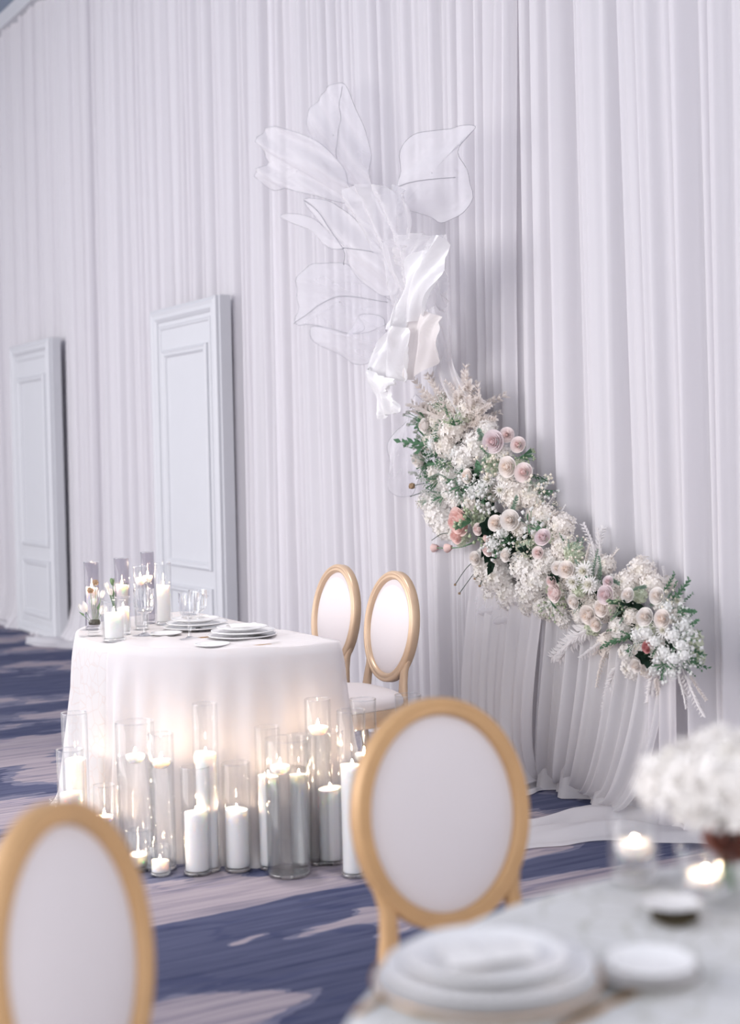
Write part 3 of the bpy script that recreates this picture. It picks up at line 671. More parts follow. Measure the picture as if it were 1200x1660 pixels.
def fork(p, rz, label, L=.20):
    parts = [box(-.004, .004, -L * .5, L * .18, 0, .003), box(-.011, .011, L * .18, L * .26, 0, .003)] + [box(x - .0016, x + .0016, L * .26, L * .5, 0, .003) for x in (-.009, -.003, .003, .009)]
    bm_v, bm_f = join(*parts); return props(build('fork', bm_v, bm_f, MT['brass'], smooth=False, loc=p, rot=(0, 0, rz)), label, 'cutlery', 'gold cutlery')
def setting(px, py, z, rs, label_fmt, group, rim=None):
    p = on_z(px, py, z); zz = 0.0
    for i, (r, nm) in enumerate(rs):
        plate(p + Vector((.004 * (i % 2), .003 * i, zz)), r, label_fmt.format(nm), group, rim=rim if i == 0 else None); zz += .0155 if i == 0 else .0145
    return p + Vector((0, 0, zz + .001))
q1 = setting(318, 1020, TTOP, [(.135, 'bottom charger'), (.125, 'middle plate'), (.098, 'top plate')], 'white {} of the farther plate stack on the candlelit table', 'plates on the candlelit table')
napkin(q1, .5, .10, .07, 'folded white napkin on the farther plate stack')
q2 = setting(393, 1034, TTOP, [(.135, 'bottom charger'), (.125, 'middle plate'), (.098, 'top plate')], 'white {} of the plate stack nearest the chairs', 'plates on the candlelit table')
napkin(q2, .4, .11, .07, 'folded white napkin on the plate stack nearest the chairs')
plate(on_z(270, 1030, TTOP), .062, 'small white bread plate at the left goblet', 'plates on the candlelit table', .010)
plate(on_z(345, 1048, TTOP), .065, 'small white bread plate at the front edge of the candlelit table', 'plates on the candlelit table', .010)
knife(on_z(338, 1033, TTOP), -1.05, 'gold knife between the two plate stacks'); fork(on_z(424, 1046, TTOP), -1.1, 'gold fork at the right of the candlelit table', .15)
# bud vase with dried pods and small white blooms
MT['stem'] = pbr('stem_green', srgb(112, 140, 104), 0.7, var=.15, vscale=30)
MT['pod'] = pbr('dried_pod', srgb(164, 138, 110), 0.9, var=.35, vscale=160, bump=.6, bscale=300)
MT['white_bloom'] = pbr('white_bloom', (.90, .88, .86, 1), 0.7, var=.04, vscale=40)
MT['moss'] = pbr('dark_moss', srgb(70, 66, 52), 0.95, var=.4, vscale=80, bump=.8, bscale=120)
def tulip(root, p, d, r, h, mat, name='bloom'):
    V, F = [], []
    for k in range(6):
        a0 = k * math.pi / 3 + (.3 if k % 2 else 0); rows = []
        for j in range(6):
            v = j / 5; wv = math.sin(math.pi * (.12 + .80 * v)) ; rr = r * (.55 + .5 * math.sin(v * 2.4)) * (.92 if k % 2 else 1.0)
            rows.append([((rr) * math.cos(a0 + u * .62 * wv), (rr) * math.sin(a0 + u * .62 * wv), h * v) for u in (-1, -.4, .4, 1)])
        v_, f_ = grid(rows); kk = len(V); V += v_; F += [tuple(i + kk for i in q) for q in f_]
    return build(name, V, F, mat, root, loc=p, rot=frame_z(d))
bv = empty('bud_arrangement', on_z(154, 1031, TTOP)); props(bv, 'bud vase with brown dried pods and white blooms at the left of the table', 'flowers')
build('glass', *lathe(rim_prof(.027, .105), 28), MT['glass'], bv)
build('moss_plug', *lathe([(0, .045), (.022, .046), (.024, .055), (.02, .064), (0, .066)], 20), MT['moss'], bv)
kpx = m_per_px(on_z(154, 1031, TTOP))
for (dx, dy, kind, r) in [(4, -87, 'pod', .0125), (-6, -74, 'pod', .0125), (12, -66, 'tul', .014), (-14, -44, 'tul', .018), (14, -40, 'tul', .015), (-20, -34, 'leaf', .02), (6, -44, 'leaf', .02), (-2, -54, 'tul', .012)]:
    e = Vector((dx * kpx, random.Random(dx).uniform(-.02, .02), -dy * kpx)); mid = Vector((dx * kpx * .35, 0, .06))
    build('stem', *tube(spline([(0, 0, .055), mid, e], 8), .0012, 6), MT['stem'], bv)
    d = (e - mid).normalized()
    if kind == 'pod': 
        V, F = lathe([(0, -r), (r * .7, -r * .75), (r, 0), (r * .7, r * .75), (0, r)], 16); V = [Vector(v) * (1 + .12 * ((i * 7) % 3 - 1)) for i, v in enumerate(V)]; build('dried_pod', V, F, MT['pod'], bv, smooth=False, loc=e)
    elif kind == 'tul': tulip(bv, e - d * .01, d, r, r * 2.2, MT['white_bloom'])
    else: build('leaf', [(0, 0, 0), (.008, .003, .012), (0, 0, .034), (-.008, .003, .012), (0, -.003, .014)], [(0, 1, 4), (1, 2, 4), (2, 3, 4), (3, 0, 4)], MT['stem'], bv, loc=e - d * .01, rot=frame_z(d))
tb = empty('tuberose_posy', on_z(188, 1010, TTOP)); props(tb, 'posy of pointed white blooms between the smoked cylinders on the table', 'flowers')
build('glass', *lathe(rim_prof(.026, .075), 28), MT['glass'], tb)
rnd = random.Random(4)
for k in range(17):
    a = rnd.uniform(0, 6.28); q = rnd.uniform(.1, 1); e = Vector((.052 * q * math.cos(a), .035 * q * math.sin(a), rnd.uniform(.11, .155) + .02 * (1 - q)))
    build('stem', *tube(spline([(0, 0, .02), (e.x * .3, e.y * .3, .07), e], 7), .0014, 6), MT['stem'], tb)
    d = (e - Vector((0, 0, .06))).normalized(); tulip(tb, e - d * .006, d, .010, .030, MT['white_bloom'] if k % 5 else MT['stem'], 'bloom' if k % 5 else 'bud')

# ------------------------------------------------------------------ on the guest table
gg = 'plates on the guest table'
q3 = setting(790, 1600, GTOP, [(.150, 'wide rimmed charger'), (.138, 'dinner plate'), (.108, 'salad plate')], 'white {} in the stack at the near edge of the guest table', gg, rim='brass')
napkin(q3, .2, .12, .08, 'white napkin folded on the plate stack of the guest table', .01)
plate(on_z(1094, 1496, GTOP), .036, 'small dark disc standing in for shade between the votive and the bread plate', gg, .010, 'bronze'); plate(on_z(1090, 1486, GTOP) + Vector((0, 0, .0135)), .042, 'small white saucer resting on the dark disc that stands in for its shade', gg, .008)  # the dark disc stands in for the shade below the saucer
setting(1050, 1592, GTOP, [(.068, 'lower bread plate'), (.060, 'upper bread plate')], 'small white {} right of the plate stack on the guest table', gg, rim='bronze')
knife(on_z(985, 1630, GTOP), -.75, 'gold knife right of the plate stack on the guest table'); fork(on_z(640, 1605, GTOP), -.55, 'gold fork left of the plate stack on the guest table', .19)
gcg = 'candles on the guest table'; ggl = 'glassware on the guest table'
set_candle(1098, 1192, 1375, 1462, ('p', 1424), 'squat glass votive with a glowing candle on the guest table', 'short glowing candle in the squat guest table votive', z=GTOP, gv=ggl, gc_=gcg, s=.34, rr=.030)
set_candle(990, 1068, 1322, 1440, ('f', 1376), 'clear water glass with floating candle under the white hydrangeas', 'floating candle on the guest table, farther of the two lights', z=GTOP, gv=ggl, gc_=gcg, s=.26)
# ------------------------------------------------------------------ flowers: meshes shared by alike blooms
def petal_patch(r0, r1, h, half, curl, rows=5, cols=5, tip=.0):
    P = []
    for j in range(rows):
        v = j / (rows - 1); wv = math.sin(math.pi * (.16 + .66 * v)) ** .8
        rr = r0 + (r1 - r0) * (v ** 1.2) + curl * max(0, v - .6) ** 1.4; zz = h * (v - .12 * curl * v ** 4)
        row = []
        for i in range(cols):
            u = i / (cols - 1) * 2 - 1; a = u * half * wv
            row.append((rr * math.cos(a) * (1 - .05 * u * u), rr * math.sin(a), zz - .10 * h * u * u * v - tip * (1 - abs(u)) * 0))
        P.append(row)
    return grid(P)
def rotz(vf, a, s=1.0, dz=0.0):
    c, s_ = math.cos(a), math.sin(a); V, F = vf; return [((x * c - y * s_) * s, (x * s_ + y * c) * s, z + dz) for x, y, z in V], F
def rose_petal(r, z0, z1, half, out, rows=5, cols=6, seed=0):
    """cupped petal standing at radius r, its lip rolled outwards by out"""
    P = []; rnd = random.Random(seed)
    for j in range(rows):
        v = j / (rows - 1); wv = math.sin(math.pi * (.20 + .58 * v)) ** .7
        rr = r * (.45 + .55 * math.sin(v * 1.5)) + out * max(0, v - .55) ** 1.3 * 1.8
        row = []
        for i in range(cols):
            u = i / (cols - 1) * 2 - 1; a = u * half * wv; lip = -out * .55 * max(0, v - .6) * (1 - .3 * abs(u)) - .10 * (z1 - z0) * u * u * v
            row.append((rr * math.cos(a), rr * math.sin(a), z0 + (z1 - z0) * v + lip))
        P.append(row)
    return grid(P)
def rose_meshes(tag, mat, open_=1.0):
    parts = [lathe([(0, -.1), (.15, .0), (.20, .3), (.13, .75), (.06, .88), (0, .9)], 10)]
    a = 0.0
    for (r, z0, z1, half, n, out) in ((.10, .3, 1.02, 1.9, 2, .0), (.18, .2, 1.04, 1.4, 2, .02), (.29, .12, 1.0, 1.15, 3, .05), (.41, .05, .92, 1.0, 3, .10), (.53, .0, .82, .85, 4, .15 * open_)):
        for k in range(n): parts.append(rotz(rose_petal(r * (.8 + .2 * open_), z0, z1, half, out, seed=k), a + k * 2 * math.pi / n))
        a += .7
    core = mesh('rose_' + tag, *join(*parts), mat)
    outer = mesh('petal_' + tag, *rose_petal(.62 * (.72 + .28 * open_), -.05, .68 + .12 * (1 - open_), .80, .20 * open_), mat)
    outer2 = mesh('petal_wide_' + tag, *rose_petal(.76, -.10, .48, .84, .26), mat)
    return core, outer, outer2
PM = {'cream': petal_mat('rose_cream', srgb(252, 236, 222), srgb(253, 247, 243)), 'blush': petal_mat('rose_blush', srgb(244, 216, 212), srgb(252, 242, 240)),
      'white': petal_mat('rose_white', srgb(250, 238, 228), srgb(250, 246, 243)), 'pink': petal_mat('rose_pink', srgb(248, 206, 198), srgb(252, 228, 223)),
      'dusty': petal_mat('rose_dusty', srgb(196, 128, 128), srgb(220, 164, 164)), 'lav': petal_mat('rose_lavender', srgb(236, 208, 208), srgb(246, 236, 238)),
      'hyd': petal_mat('hydrangea_white', srgb(244, 240, 230), srgb(250, 247, 244)), 'hydc': petal_mat('hydrangea_cream', srgb(248, 242, 230), srgb(252, 247, 242)),
      'hydg': petal_mat('hydrangea_green', srgb(192, 204, 174), srgb(224, 230, 210)), 'mum': petal_mat('mum_white', srgb(238, 236, 220), srgb(248, 246, 244)),
      'plume': petal_mat('bleached_plume', srgb(252, 247, 243), srgb(253, 249, 246), .5), 'plumew': petal_mat('white_plume', srgb(252, 250, 250), srgb(253, 251, 251), .5),
      'sage': petal_mat('sage_foliage', srgb(160, 182, 166), srgb(196, 210, 198)), 'green': petal_mat('fresh_foliage', srgb(108, 146, 116), srgb(140, 172, 144)),
      'dark': petal_mat('dark_foliage', srgb(44, 62, 52), srgb(70, 92, 76)), 'tiny': petal_mat('tiny_blooms', srgb(240, 240, 238), srgb(248, 248, 246))}
for k_, M_ in (('hyd', None),): pass
RM = {k: rose_meshes(k, PM[k]) for k in ('cream', 'blush', 'white', 'pink', 'dusty', 'lav')}
RB = {k: rose_meshes(k + '_bud', PM[k], .35) for k in ('cream', 'blush', 'white', 'pink', 'dusty', 'lav')}
def ball_of_florets(tag, mat, n, seed, fl=.30, flat=.8, npet=4):
    """one head: a core to which every floret is joined by its stalk"""
    rnd = random.Random(seed); bm = bmesh.new(); pts = []
    for i in range(n):
        z = 1 - 1.62 * (i + .5) / n; a = i * 2.39996 + rnd.uniform(-.2, .2); q = math.sqrt(max(0, 1 - z * z)); k = rnd.uniform(.86, 1.08)
        pts.append(Vector((q * math.cos(a) * k, q * math.sin(a) * k, z * k * flat)))
    for p in pts: bm.verts.new(p * .72)
    bm.verts.new((0, 0, -.5)); bm.verts.ensure_lookup_table()
    core = list(bm.verts)
    bmesh.ops.convex_hull(bm, input=core); bm.verts.ensure_lookup_table()
    V = [v.co.copy() for v in bm.verts]; bm.verts.index_update(); F = [tuple(v.index for v in f.verts) for f in bm.faces]
    cv = [(v.index, v.co.copy()) for v in bm.verts]; bm.free()
    for p in pts:
        d = p.normalized(); ci = min(cv, key=lambda q: (q[1] - p * .72).length_squared)[0]
        dd = (d + Vector((rnd.uniform(-.4, .4), rnd.uniform(-.4, .4), rnd.uniform(-.2, .4)))).normalized()
        x = dd.orthogonal().normalized(); x.rotate(Quaternion(dd, rnd.uniform(0, 6.28))); y = dd.cross(x); s = fl * rnd.uniform(.8, 1.2)
        c = len(V); V.append(p * .97)
        for k in range(npet):
            a = k * 2 * math.pi / npet; e = x * math.cos(a) + y * math.sin(a); f_ = x * -math.sin(a) + y * math.cos(a); i0 = len(V)
            V += [p + e * s * .55 + f_ * s * .40 + dd * s * .10, p + e * s * 1.0 + dd * s * rnd.uniform(0, .3), p + e * s * .55 - f_ * s * .40 + dd * s * .10]
            F += [(c, i0 + 2, i0 + 1), (c, i0 + 1, i0)]
        F.append((ci, c, c + 1))
    return mesh(tag, V, F, mat, smooth=False)
HY = {k: [ball_of_florets('hydrangea_' + k, PM[k], 62, 70 + i * 5 + hash_, fl=.27) for i in range(2)] for k, hash_ in (('hyd', 1), ('hydc', 2), ('hydg', 3))}
HY['tiny'] = [ball_of_florets('bloom_cluster', PM['tiny'], 34, 90 + i, fl=.20, flat=.9, npet=5) for i in range(2)]
def mum_mesh(seed):
    rnd = random.Random(seed); V, F = [Vector((0, 0, .0)), Vector((0, 0, .25))], []
    for L in range(4):
        n = 16 - 2 * L; el = .15 + .38 * L
        for k in range(n):
            a = 2 * math.pi * k / n + L * .3 + rnd.uniform(-.08, .08); e = Vector((math.cos(a) * math.cos(el), math.sin(a) * math.cos(el), math.sin(el))); f_ = Vector((-math.sin(a), math.cos(a), 0))
            l = (1 - .13 * L) * rnd.uniform(.88, 1.05); i0 = len(V); V += [e * l * .55 + f_ * .10, e * l + Vector((0, 0, .08 * L)), e * l * .55 - f_ * .10]; F += [(0, i0, i0 + 1), (0, i0 + 1, i0 + 2)]
    return mesh('mum', V, F, PM['mum'], smooth=False)
MUM = [mum_mesh(1), mum_mesh(2)]
def sprig(tag, mat, L, leaf, lw, n, seed, bend=.3, rad=.0022, whorl=2, spread=1.0, tipy=True):
    """a stem with leaves that share its vertices: one piece; grows along +Z, length L"""
    rnd = random.Random(seed); b1, b2 = rnd.uniform(-1, 1), rnd.uniform(-1, 1)
    ax = [Vector((bend * L * b1 * (q / 14) ** 2, bend * L * b2 * (q / 14) ** 2, L * q / 14)) for q in range(15)]
    V, F = tube(ax, [rad * (1 - .7 * q / 14) for q in range(15)], 4); V = [Vector(v) for v in V]
    for i in range(n):
        q = 2 + (i / n) * 12; k = min(14, int(q)); c = ax[k]; t = (ax[min(14, k + 1)] - ax[max(0, k - 1)]).normalized()
        for wv in range(whorl):
            a = i * 2.1 + wv * 2 * math.pi / whorl + rnd.uniform(-.3, .3); x = t.orthogonal().normalized(); x.rotate(Quaternion(t, a))
            sp = spread * rnd.uniform(.6, 1.1); d = (t * math.cos(sp) + x * math.sin(sp)).normalized(); y = t.cross(x).normalized()
            l = leaf * rnd.uniform(.7, 1.15) * (1 - .35 * q / 14); i0 = len(V); j = k * 4 + (i + wv) % 4; nrm = d.cross(y)
            V += [c + d * l * .45 + y * lw * .5 + nrm * l * .08, c + d * l, c + d * l * .45 - y * lw * .5 + nrm * l * .08]
            F += [(j, i0, i0 + 1), (j, i0 + 1, i0 + 2)]
    return mesh(tag, V, F, mat, smooth=False)
def spray(tag, mats, L, nb, rb, seed, spread=.5):
    """branching stem with tiny round blooms at its ends, one connected piece; slot 0 stem, slot 1 blooms"""
    rnd = random.Random(seed); V, F, mi = [], [], []
    v, f = tube([(0, 0, 0), (0, 0, L * .35), (.02 * L, 0, L * .6)], [.0022, .0017, .001], 4); V += [Vector(q) for q in v]; F += f; mi += [0] * len(f)
    for k in range(nb):
        b = 4 if rnd.random() < .6 else 8; j = b + k % 4; a = rnd.uniform(0, 6.28); q = math.sqrt(rnd.random()) * spread * L
        e = Vector((q * math.cos(a), q * math.sin(a), L * rnd.uniform(.7, 1.05))); i0 = len(V)
        s = Vector((.0008, .0008, 0)); V += [e + s, e - s]; F.append((j, i0, i0 + 1)); mi.append(0)
        r = rb * rnd.uniform(.7, 1.2); o = len(V)
        V += [e + Vector(d) * r for d in ((1, 0, 0), (0, 1, 0), (-1, 0, 0), (0, -1, 0), (0, 0, 1.1))]
        F += [(o, o + 1, o + 4), (o + 1, o + 2, o + 4), (o + 2, o + 3, o + 4), (o + 3, o, o + 4), (i0, o + 1, o), (i0, o + 2, o + 1), (i0, o + 3, o + 2), (i0, o, o + 3)]; mi += [1] * 8
        if k % 3 == 0:
            m_ = e * .8; i1 = len(V); V += [m_ + Vector((.010, 0, .004)), m_ + Vector((.012, .010, .014))]; F.append((j, i1, i1 + 1)); mi.append(0)
    me = mesh(tag, V, F, list(mats), smooth=False); me.polygons.foreach_set('material_index', mi); return me
PL = {'plume': [sprig('plume', PM['plume'], .24, .036, .0085, 64, 300 + i, .35, whorl=3, spread=.8) for i in range(3)],
      'plumew': [sprig('white_plume', PM['plumew'], .20, .032, .0085, 58, 310 + i, .35, whorl=3, spread=.9) for i in range(3)],
      'green': [sprig('greenery', PM['green'], .17, .026, .011, 16, 320 + i, .22, whorl=2, spread=.9) for i in range(3)],
      'sage': [sprig('sage_sprig', PM['sage'], .16, .022, .009, 26, 330 + i, .35, whorl=3, spread=.9) for i in range(3)],
      'dark': [sprig('dark_leaf', PM['dark'], .12, .05, .024, 7, 340 + i, .4, whorl=2, spread=.8) for i in range(2)]}
SPR = {'tiny': [spray('bloom_spray', (PM['green'], PM['tiny']), .13, 26, .0075, 400 + i, .42) for i in range(3)],
       'puff': [spray('puff_spray', (PM['sage'], PM['hydc']), .12, 34, .006, 410 + i, .5) for i in range(2)],
       'greenpuff': [spray('green_spray', (PM['green'], PM['hydg']), .12, 34, .006, 420 + i, .5) for i in range(2)]}

# ------------------------------------------------------------------ the flower garland on the drapes
GPX = [(738, 655, 60), (742, 700, 85), (762, 760, 100), (785, 820, 105), (815, 875, 105), (865, 915, 85), (930, 945, 75), (1000, 985, 80), (1055, 1030, 78), (1085, 1065, 55)]
GS = .10
root_p = on_wall(865, 930, GS); GA = empty('flower_garland', root_p)
props(GA, 'cascading garland of white, cream and blush flowers descending across the drapes', 'flowers')
def gpos(px, py, s): return on_wall(px, py, s) - root_p
def g_out(px, py):
    """distance off the wall of the garland's surface at a pixel, and the sideways lean of blooms there"""
    best = None
    for (a, b) in zip(GPX, GPX[1:]):
        ax, ay, aw = a; bx, by, bw = b; dx, dy = bx - ax, by - ay; k = max(0, min(1, ((px - ax) * dx + (py - ay) * dy) / (dx * dx + dy * dy)))
        cx, cy, cw = ax + dx * k, ay + dy * k, aw + (bw - aw) * k; d = math.hypot(px - cx, py - cy) / cw
        if best is None or d < best[0]: best = (d, px - cx, py - cy, cw)
    d, ex, ey, cw = best; h = math.sqrt(max(0, 1 - min(1, d) ** 2)); return .10 + .17 * h, (ex / cw, -ey / cw)
def facing(px, py, rnd, k=.5):
    _, (lx, ly) = g_out(px, py)
    v = WN * 1.0 + (-ray(px, py)).normalized() * .45 + WE * (lx * k) + Vector((0, 0, 1)) * (ly * k + .05)
    return (v + Vector((rnd.uniform(-.25, .25), rnd.uniform(-.25, .25), rnd.uniform(-.2, .2)))).normalized()
GR_ = random.Random(77)
LBL = {'pink': 'soft pink rose', 'dusty': 'dusty pink rose', 'cream': 'cream rose', 'blush': 'blush rose', 'white': 'white rose', 'lav': 'pale lavender rose'}
def add_rose(px, py, rpx, col, bud=False, d=None, lift=.03, root=None):
    s, _ = g_out(px, py); p = on_wall(px, py, s + lift); r = rpx * m_per_px(p) * 1.08
    core, o1, o2 = (RB if bud else RM)[col]; d = d or facing(px, py, GR_, .7)
    o = place('rose', core, GA, p - root_p - d * r * .35, frame_z(d, GR_.uniform(0, 6.28)), r); o['label'] = LBL[col] + (' bud' if bud else '')
    for k in range(5): place('petal', o1, o, rot=(0, 0, k * 1.2566 + .3))
    if not bud:
        for k in range(5): place('petal', o2, o, rot=(0, 0, k * 1.2566 + .9))
    return o, p, r
ROSES = [(822, 705, 13, 'blush'), (840, 721, 14, 'blush'), (849, 766, 17, 'blush'), (823, 757, 18, 'cream'), (800, 716, 20, 'lav'), (758, 772, 13, 'cream'), (679, 745, 16, 'white'), (745, 845, 25, 'pink'), (741, 868, 15, 'pink'),
  (791, 891, 12, 'blush'), (827, 843, 18, 'white'), (803, 848, 14, 'cream'), (880, 871, 15, 'lav'), (872, 896, 11, 'blush'), (918, 923, 15, 'cream'), (904, 921, 12, 'white'), (900, 961, 17, 'blush'), (982, 964, 17, 'lav'), (986, 943, 10, 'lav'),
  (953, 997, 17, 'cream'), (975, 986, 15, 'cream'), (966, 1012, 13, 'cream'), (1046, 1000, 16, 'white'), (1074, 1003, 16, 'cream'), (1065, 966, 15, 'white'), (1049, 1049, 11, 'dusty'), (1000, 1088, 13, 'white'), (686, 664, 13, 'cream'), (688, 690, 13, 'white'), (1031, 1079, 12, 'white'), (894, 942, 11, 'blush'), (775, 858, 11, 'blush'), (770, 905, 12, 'white'), (820, 900, 12, 'white'), (1018, 965, 13, 'white'), (930, 975, 13, 'white')]
for a in ROSES: add_rose(*a)
def stemmed(px, py, rpx, col, px0, py0):
    o, p, r = add_rose(px, py, rpx, col, True, ((on_wall(px, py, .22) - on_wall(px0, py0, .20)).normalized() + WN * .25).normalized(), 0.0)
    a = on_wall(px0, py0, .17) - root_p; e = p - root_p
    o2 = build('stem', *tube(spline([a, (a + e) / 2 + Vector((0, 0, -.012)), e], 10), .0028, 6), PM['green'], GA)
stemmed(706, 888, 12, 'pink', 770, 880); stemmed(728, 888, 13, 'pink', 772, 876); stemmed(791, 872, 11, 'pink', 812, 860)
HEADS = [(700, 836, 29, 'hyd'), (828, 800, 26, 'hydc'), (858, 805, 20, 'hydc'), (838, 918, 25, 'hyd'), (864, 944, 27, 'hyd'), (818, 966, 25, 'hyd'), (896, 990, 21, 'hyd'), (778, 915, 24, 'hyd'), (765, 722, 25, 'hyd'), (783, 700, 18, 'hyd'), (747, 747, 22, 'hyd'),
  (903, 852, 24, 'hydc'), (880, 832, 18, 'hydc'), (1036, 925, 26, 'hydc'), (1010, 942, 20, 'hydc'), (1053, 945, 20, 'hydc'), (1018, 1086, 20, 'hyd'), (985, 1083, 19, 'hyd'), (1045, 1088, 15, 'hydc'), (731, 692, 25, 'hydc'), (716, 722, 22, 'hydc'), (722, 776, 22, 'hyd'), (906, 886, 19, 'hydc'), (760, 815, 20, 'hydc'), (735, 812, 16, 'hyd'),
  (855, 887, 17, 'hydg'), (928, 893, 17, 'hydg'), (796, 752, 19, 'hydg'), (775, 845, 17, 'hydg'), (938, 955, 13, 'hydg'), (1035, 965, 12, 'hydg'), (850, 985, 15, 'hyd'), (935, 1000, 14, 'hyd'), (790, 945, 15, 'hyd'), (875, 918, 18, 'hyd'), (1094, 1000, 15, 'hydc'), (1000, 1020, 17, 'hyd'), (980, 1040, 14, 'hydc'), (1020, 1000, 14, 'hydc'), (840, 860, 15, 'hydc'), (1010, 1060, 15, 'hyd'), (755, 660, 18, 'hydc'), (715, 655, 18, 'hydc'), (815, 735, 14, 'hyd'), (815, 775, 14, 'hyd'), (700, 770, 16, 'hydc'), (800, 936, 25, 'hyd'), (826, 986, 21, 'hyd'), (776, 932, 18, 'hyd'), (850, 966, 25, 'hyd'), (792, 966, 19, 'hyd'), (872, 986, 19, 'hyd'), (908, 1004, 17, 'hyd'), (686, 815, 18, 'hyd'), (715, 860, 18, 'hyd'), (1060, 1068, 14, 'hyd'), (1082, 945, 13, 'hydc'), (886, 905, 16, 'hyd'), (690, 715, 14, 'hydc'), (700, 680, 15, 'hydc'), (770, 660, 15, 'hydc')]
for i, (px, py, rpx, k) in enumerate(HEADS):
    s, _ = g_out(px, py); p = on_wall(px, py, s); r = rpx * m_per_px(p); d = facing(px, py, GR_)
    place('hydrangea_head', HY[k][i % 2], GA, p - root_p - d * r * .5, frame_z(d, GR_.uniform(0, 6.28)), r)
FR = random.Random(5); nf_ = 0
while nf_ < 95:                                             # smaller heads packed between the large ones, deeper in
    k = FR.randrange(len(GPX) - 1); q = FR.random(); (ax, ay, aw), (bx, by, bw) = GPX[k], GPX[k + 1]; cw = aw + (bw - aw) * q
    px = ax + (bx - ax) * q + FR.uniform(-.86, .86) * cw; py = ay + (by - ay) * q + FR.uniform(-.86, .86) * cw * .8
    s, (lx, ly) = g_out(px, py)
    if math.hypot(lx, ly) > .86 or py < 650: continue
    p = on_wall(px, py, s - .035); r = FR.uniform(12, 19) * m_per_px(p); d = facing(px, py, GR_)
    place('hydrangea_head', HY[FR.choice(['hyd', 'hydc', 'hydc', 'hyd', 'hydg', 'tiny'])][nf_ % 2], GA, p - root_p - d * r * .4, frame_z(d, FR.uniform(0, 6.28)), r); nf_ += 1
for i, (px, py, rpx) in enumerate([(948, 926, 20), (957, 948, 19), (930, 944, 16), (780, 800, 16), (812, 795, 15), (1100, 975, 14), (792, 778, 15), (1076, 1022, 15)]):
    s, _ = g_out(px, py); p = on_wall(px, py, s + .02); r = rpx * m_per_px(p); d = facing(px, py, GR_); place('chrysanthemum', MUM[i % 2], GA, p - root_p, frame_z(d, GR_.uniform(0, 6)), r)
for i, (px, py, rpx) in enumerate([(1048, 1026, 15), (1063, 1040, 13), (1092, 1030, 15), (1105, 1045, 13), (1078, 1058, 14), (1094, 1068, 14), (1110, 1012, 13), (1033, 1030, 12), (1060, 1084, 13), (1110, 1062, 12), (800, 882, 13), (812, 865, 11), (1090, 1092, 11), (1118, 1025, 11), (780, 790, 13), (765, 795, 12), (1082, 985, 12), (752, 780, 11), (700, 720, 10)]):
    s, _ = g_out(px, py); p = on_wall(px, py, s + .02); r = rpx * m_per_px(p); d = facing(px, py, GR_); place('bloom_cluster', HY['tiny'][i % 2], GA, p - root_p, frame_z(d, GR_.uniform(0, 6)), r)
def add_sprig(kind, px0, py0, px1, py1, s0=None, s1=None, name=None, wide=1.0):
    a = on_wall(px0, py0, s0 if s0 is not None else max(.10, g_out(px0, py0)[0] - .04)); b = on_wall(px1, py1, s1 if s1 is not None else max(.14, g_out(px1, py1)[0] + .04)); d = b - a
    lib = PL.get(kind) or SPR[kind]; me = lib[GR_.randrange(len(lib))]; L0 = max(v.co.z for v in me.vertices)
    return place(name or {'plume': 'bleached_plume', 'plumew': 'white_plume', 'green': 'green_sprig', 'sage': 'sage_sprig', 'dark': 'dark_leaf_sprig', 'tiny': 'bloom_spray', 'puff': 'filler_spray', 'greenpuff': 'green_filler_spray'}[kind],
        me, GA, a - root_p, frame_z(d, GR_.uniform(0, 6.28)), (d.length / L0 * wide, d.length / L0 * wide, d.length / L0))
for a in [(740, 700, 688, 612), (745, 700, 720, 598), (750, 695, 745, 590), (760, 700, 775, 612), (755, 700, 790, 650), (740, 700, 705, 640), (755, 690, 765, 640), (735, 690, 668, 620), (770, 705, 785, 680), (745, 690, 735, 640), (750, 680, 760, 605), (730, 680, 700, 600), (765, 690, 790, 630), (720, 700, 672, 650), (760, 680, 745, 615), (745, 670, 730, 610), (735, 670, 715, 620), (775, 690, 775, 640)]: add_sprig('plume', *a, s0=.2, s1=.25, wide=1.0)
for k in range(24):
    x1 = GR_.uniform(672, 796); add_sprig('plume', 745 + GR_.uniform(-25, 25), 688 + GR_.uniform(-15, 15), x1, 600 + abs(x1 - 738) * .55 + GR_.uniform(-8, 50), s0=.2, s1=GR_.uniform(.2, .28), wide=1.1)
for a in [(960, 930, 975, 845), (965, 935, 990, 860), (955, 930, 955, 865), (970, 935, 1000, 885), (950, 930, 945, 880), (965, 920, 965, 850), (1030, 960, 1020, 900), (1040, 950, 1060, 915), (1075, 960, 1085, 920), (880, 830, 905, 800), (895, 860, 912, 815), (1050, 940, 1035, 905), (860, 800, 885, 785)]: add_sprig('plume' if GR_.random() < .6 else 'plumew', *a)
for a in [(965, 1010, 898, 1048), (970, 1015, 905, 1035)]: add_sprig('plumew', *a)
for a in [(985, 1020, 952, 1085), (990, 1030, 955, 1060), (1005, 1070, 970, 1145), (1000, 1075, 985, 1130), (1060, 1085, 1050, 1165), (1065, 1090, 1062, 1150), (1105, 1080, 1135, 1168), (1100, 1090, 1120, 1150), (1100, 1085, 1105, 1135), (1110, 1040, 1140, 1060), (985, 1050, 960, 1100), (1115, 1085, 1140, 1140), (980, 1085, 955, 1120)]: add_sprig('plume' if GR_.random() < .7 else 'plumew', *a, s1=.16)
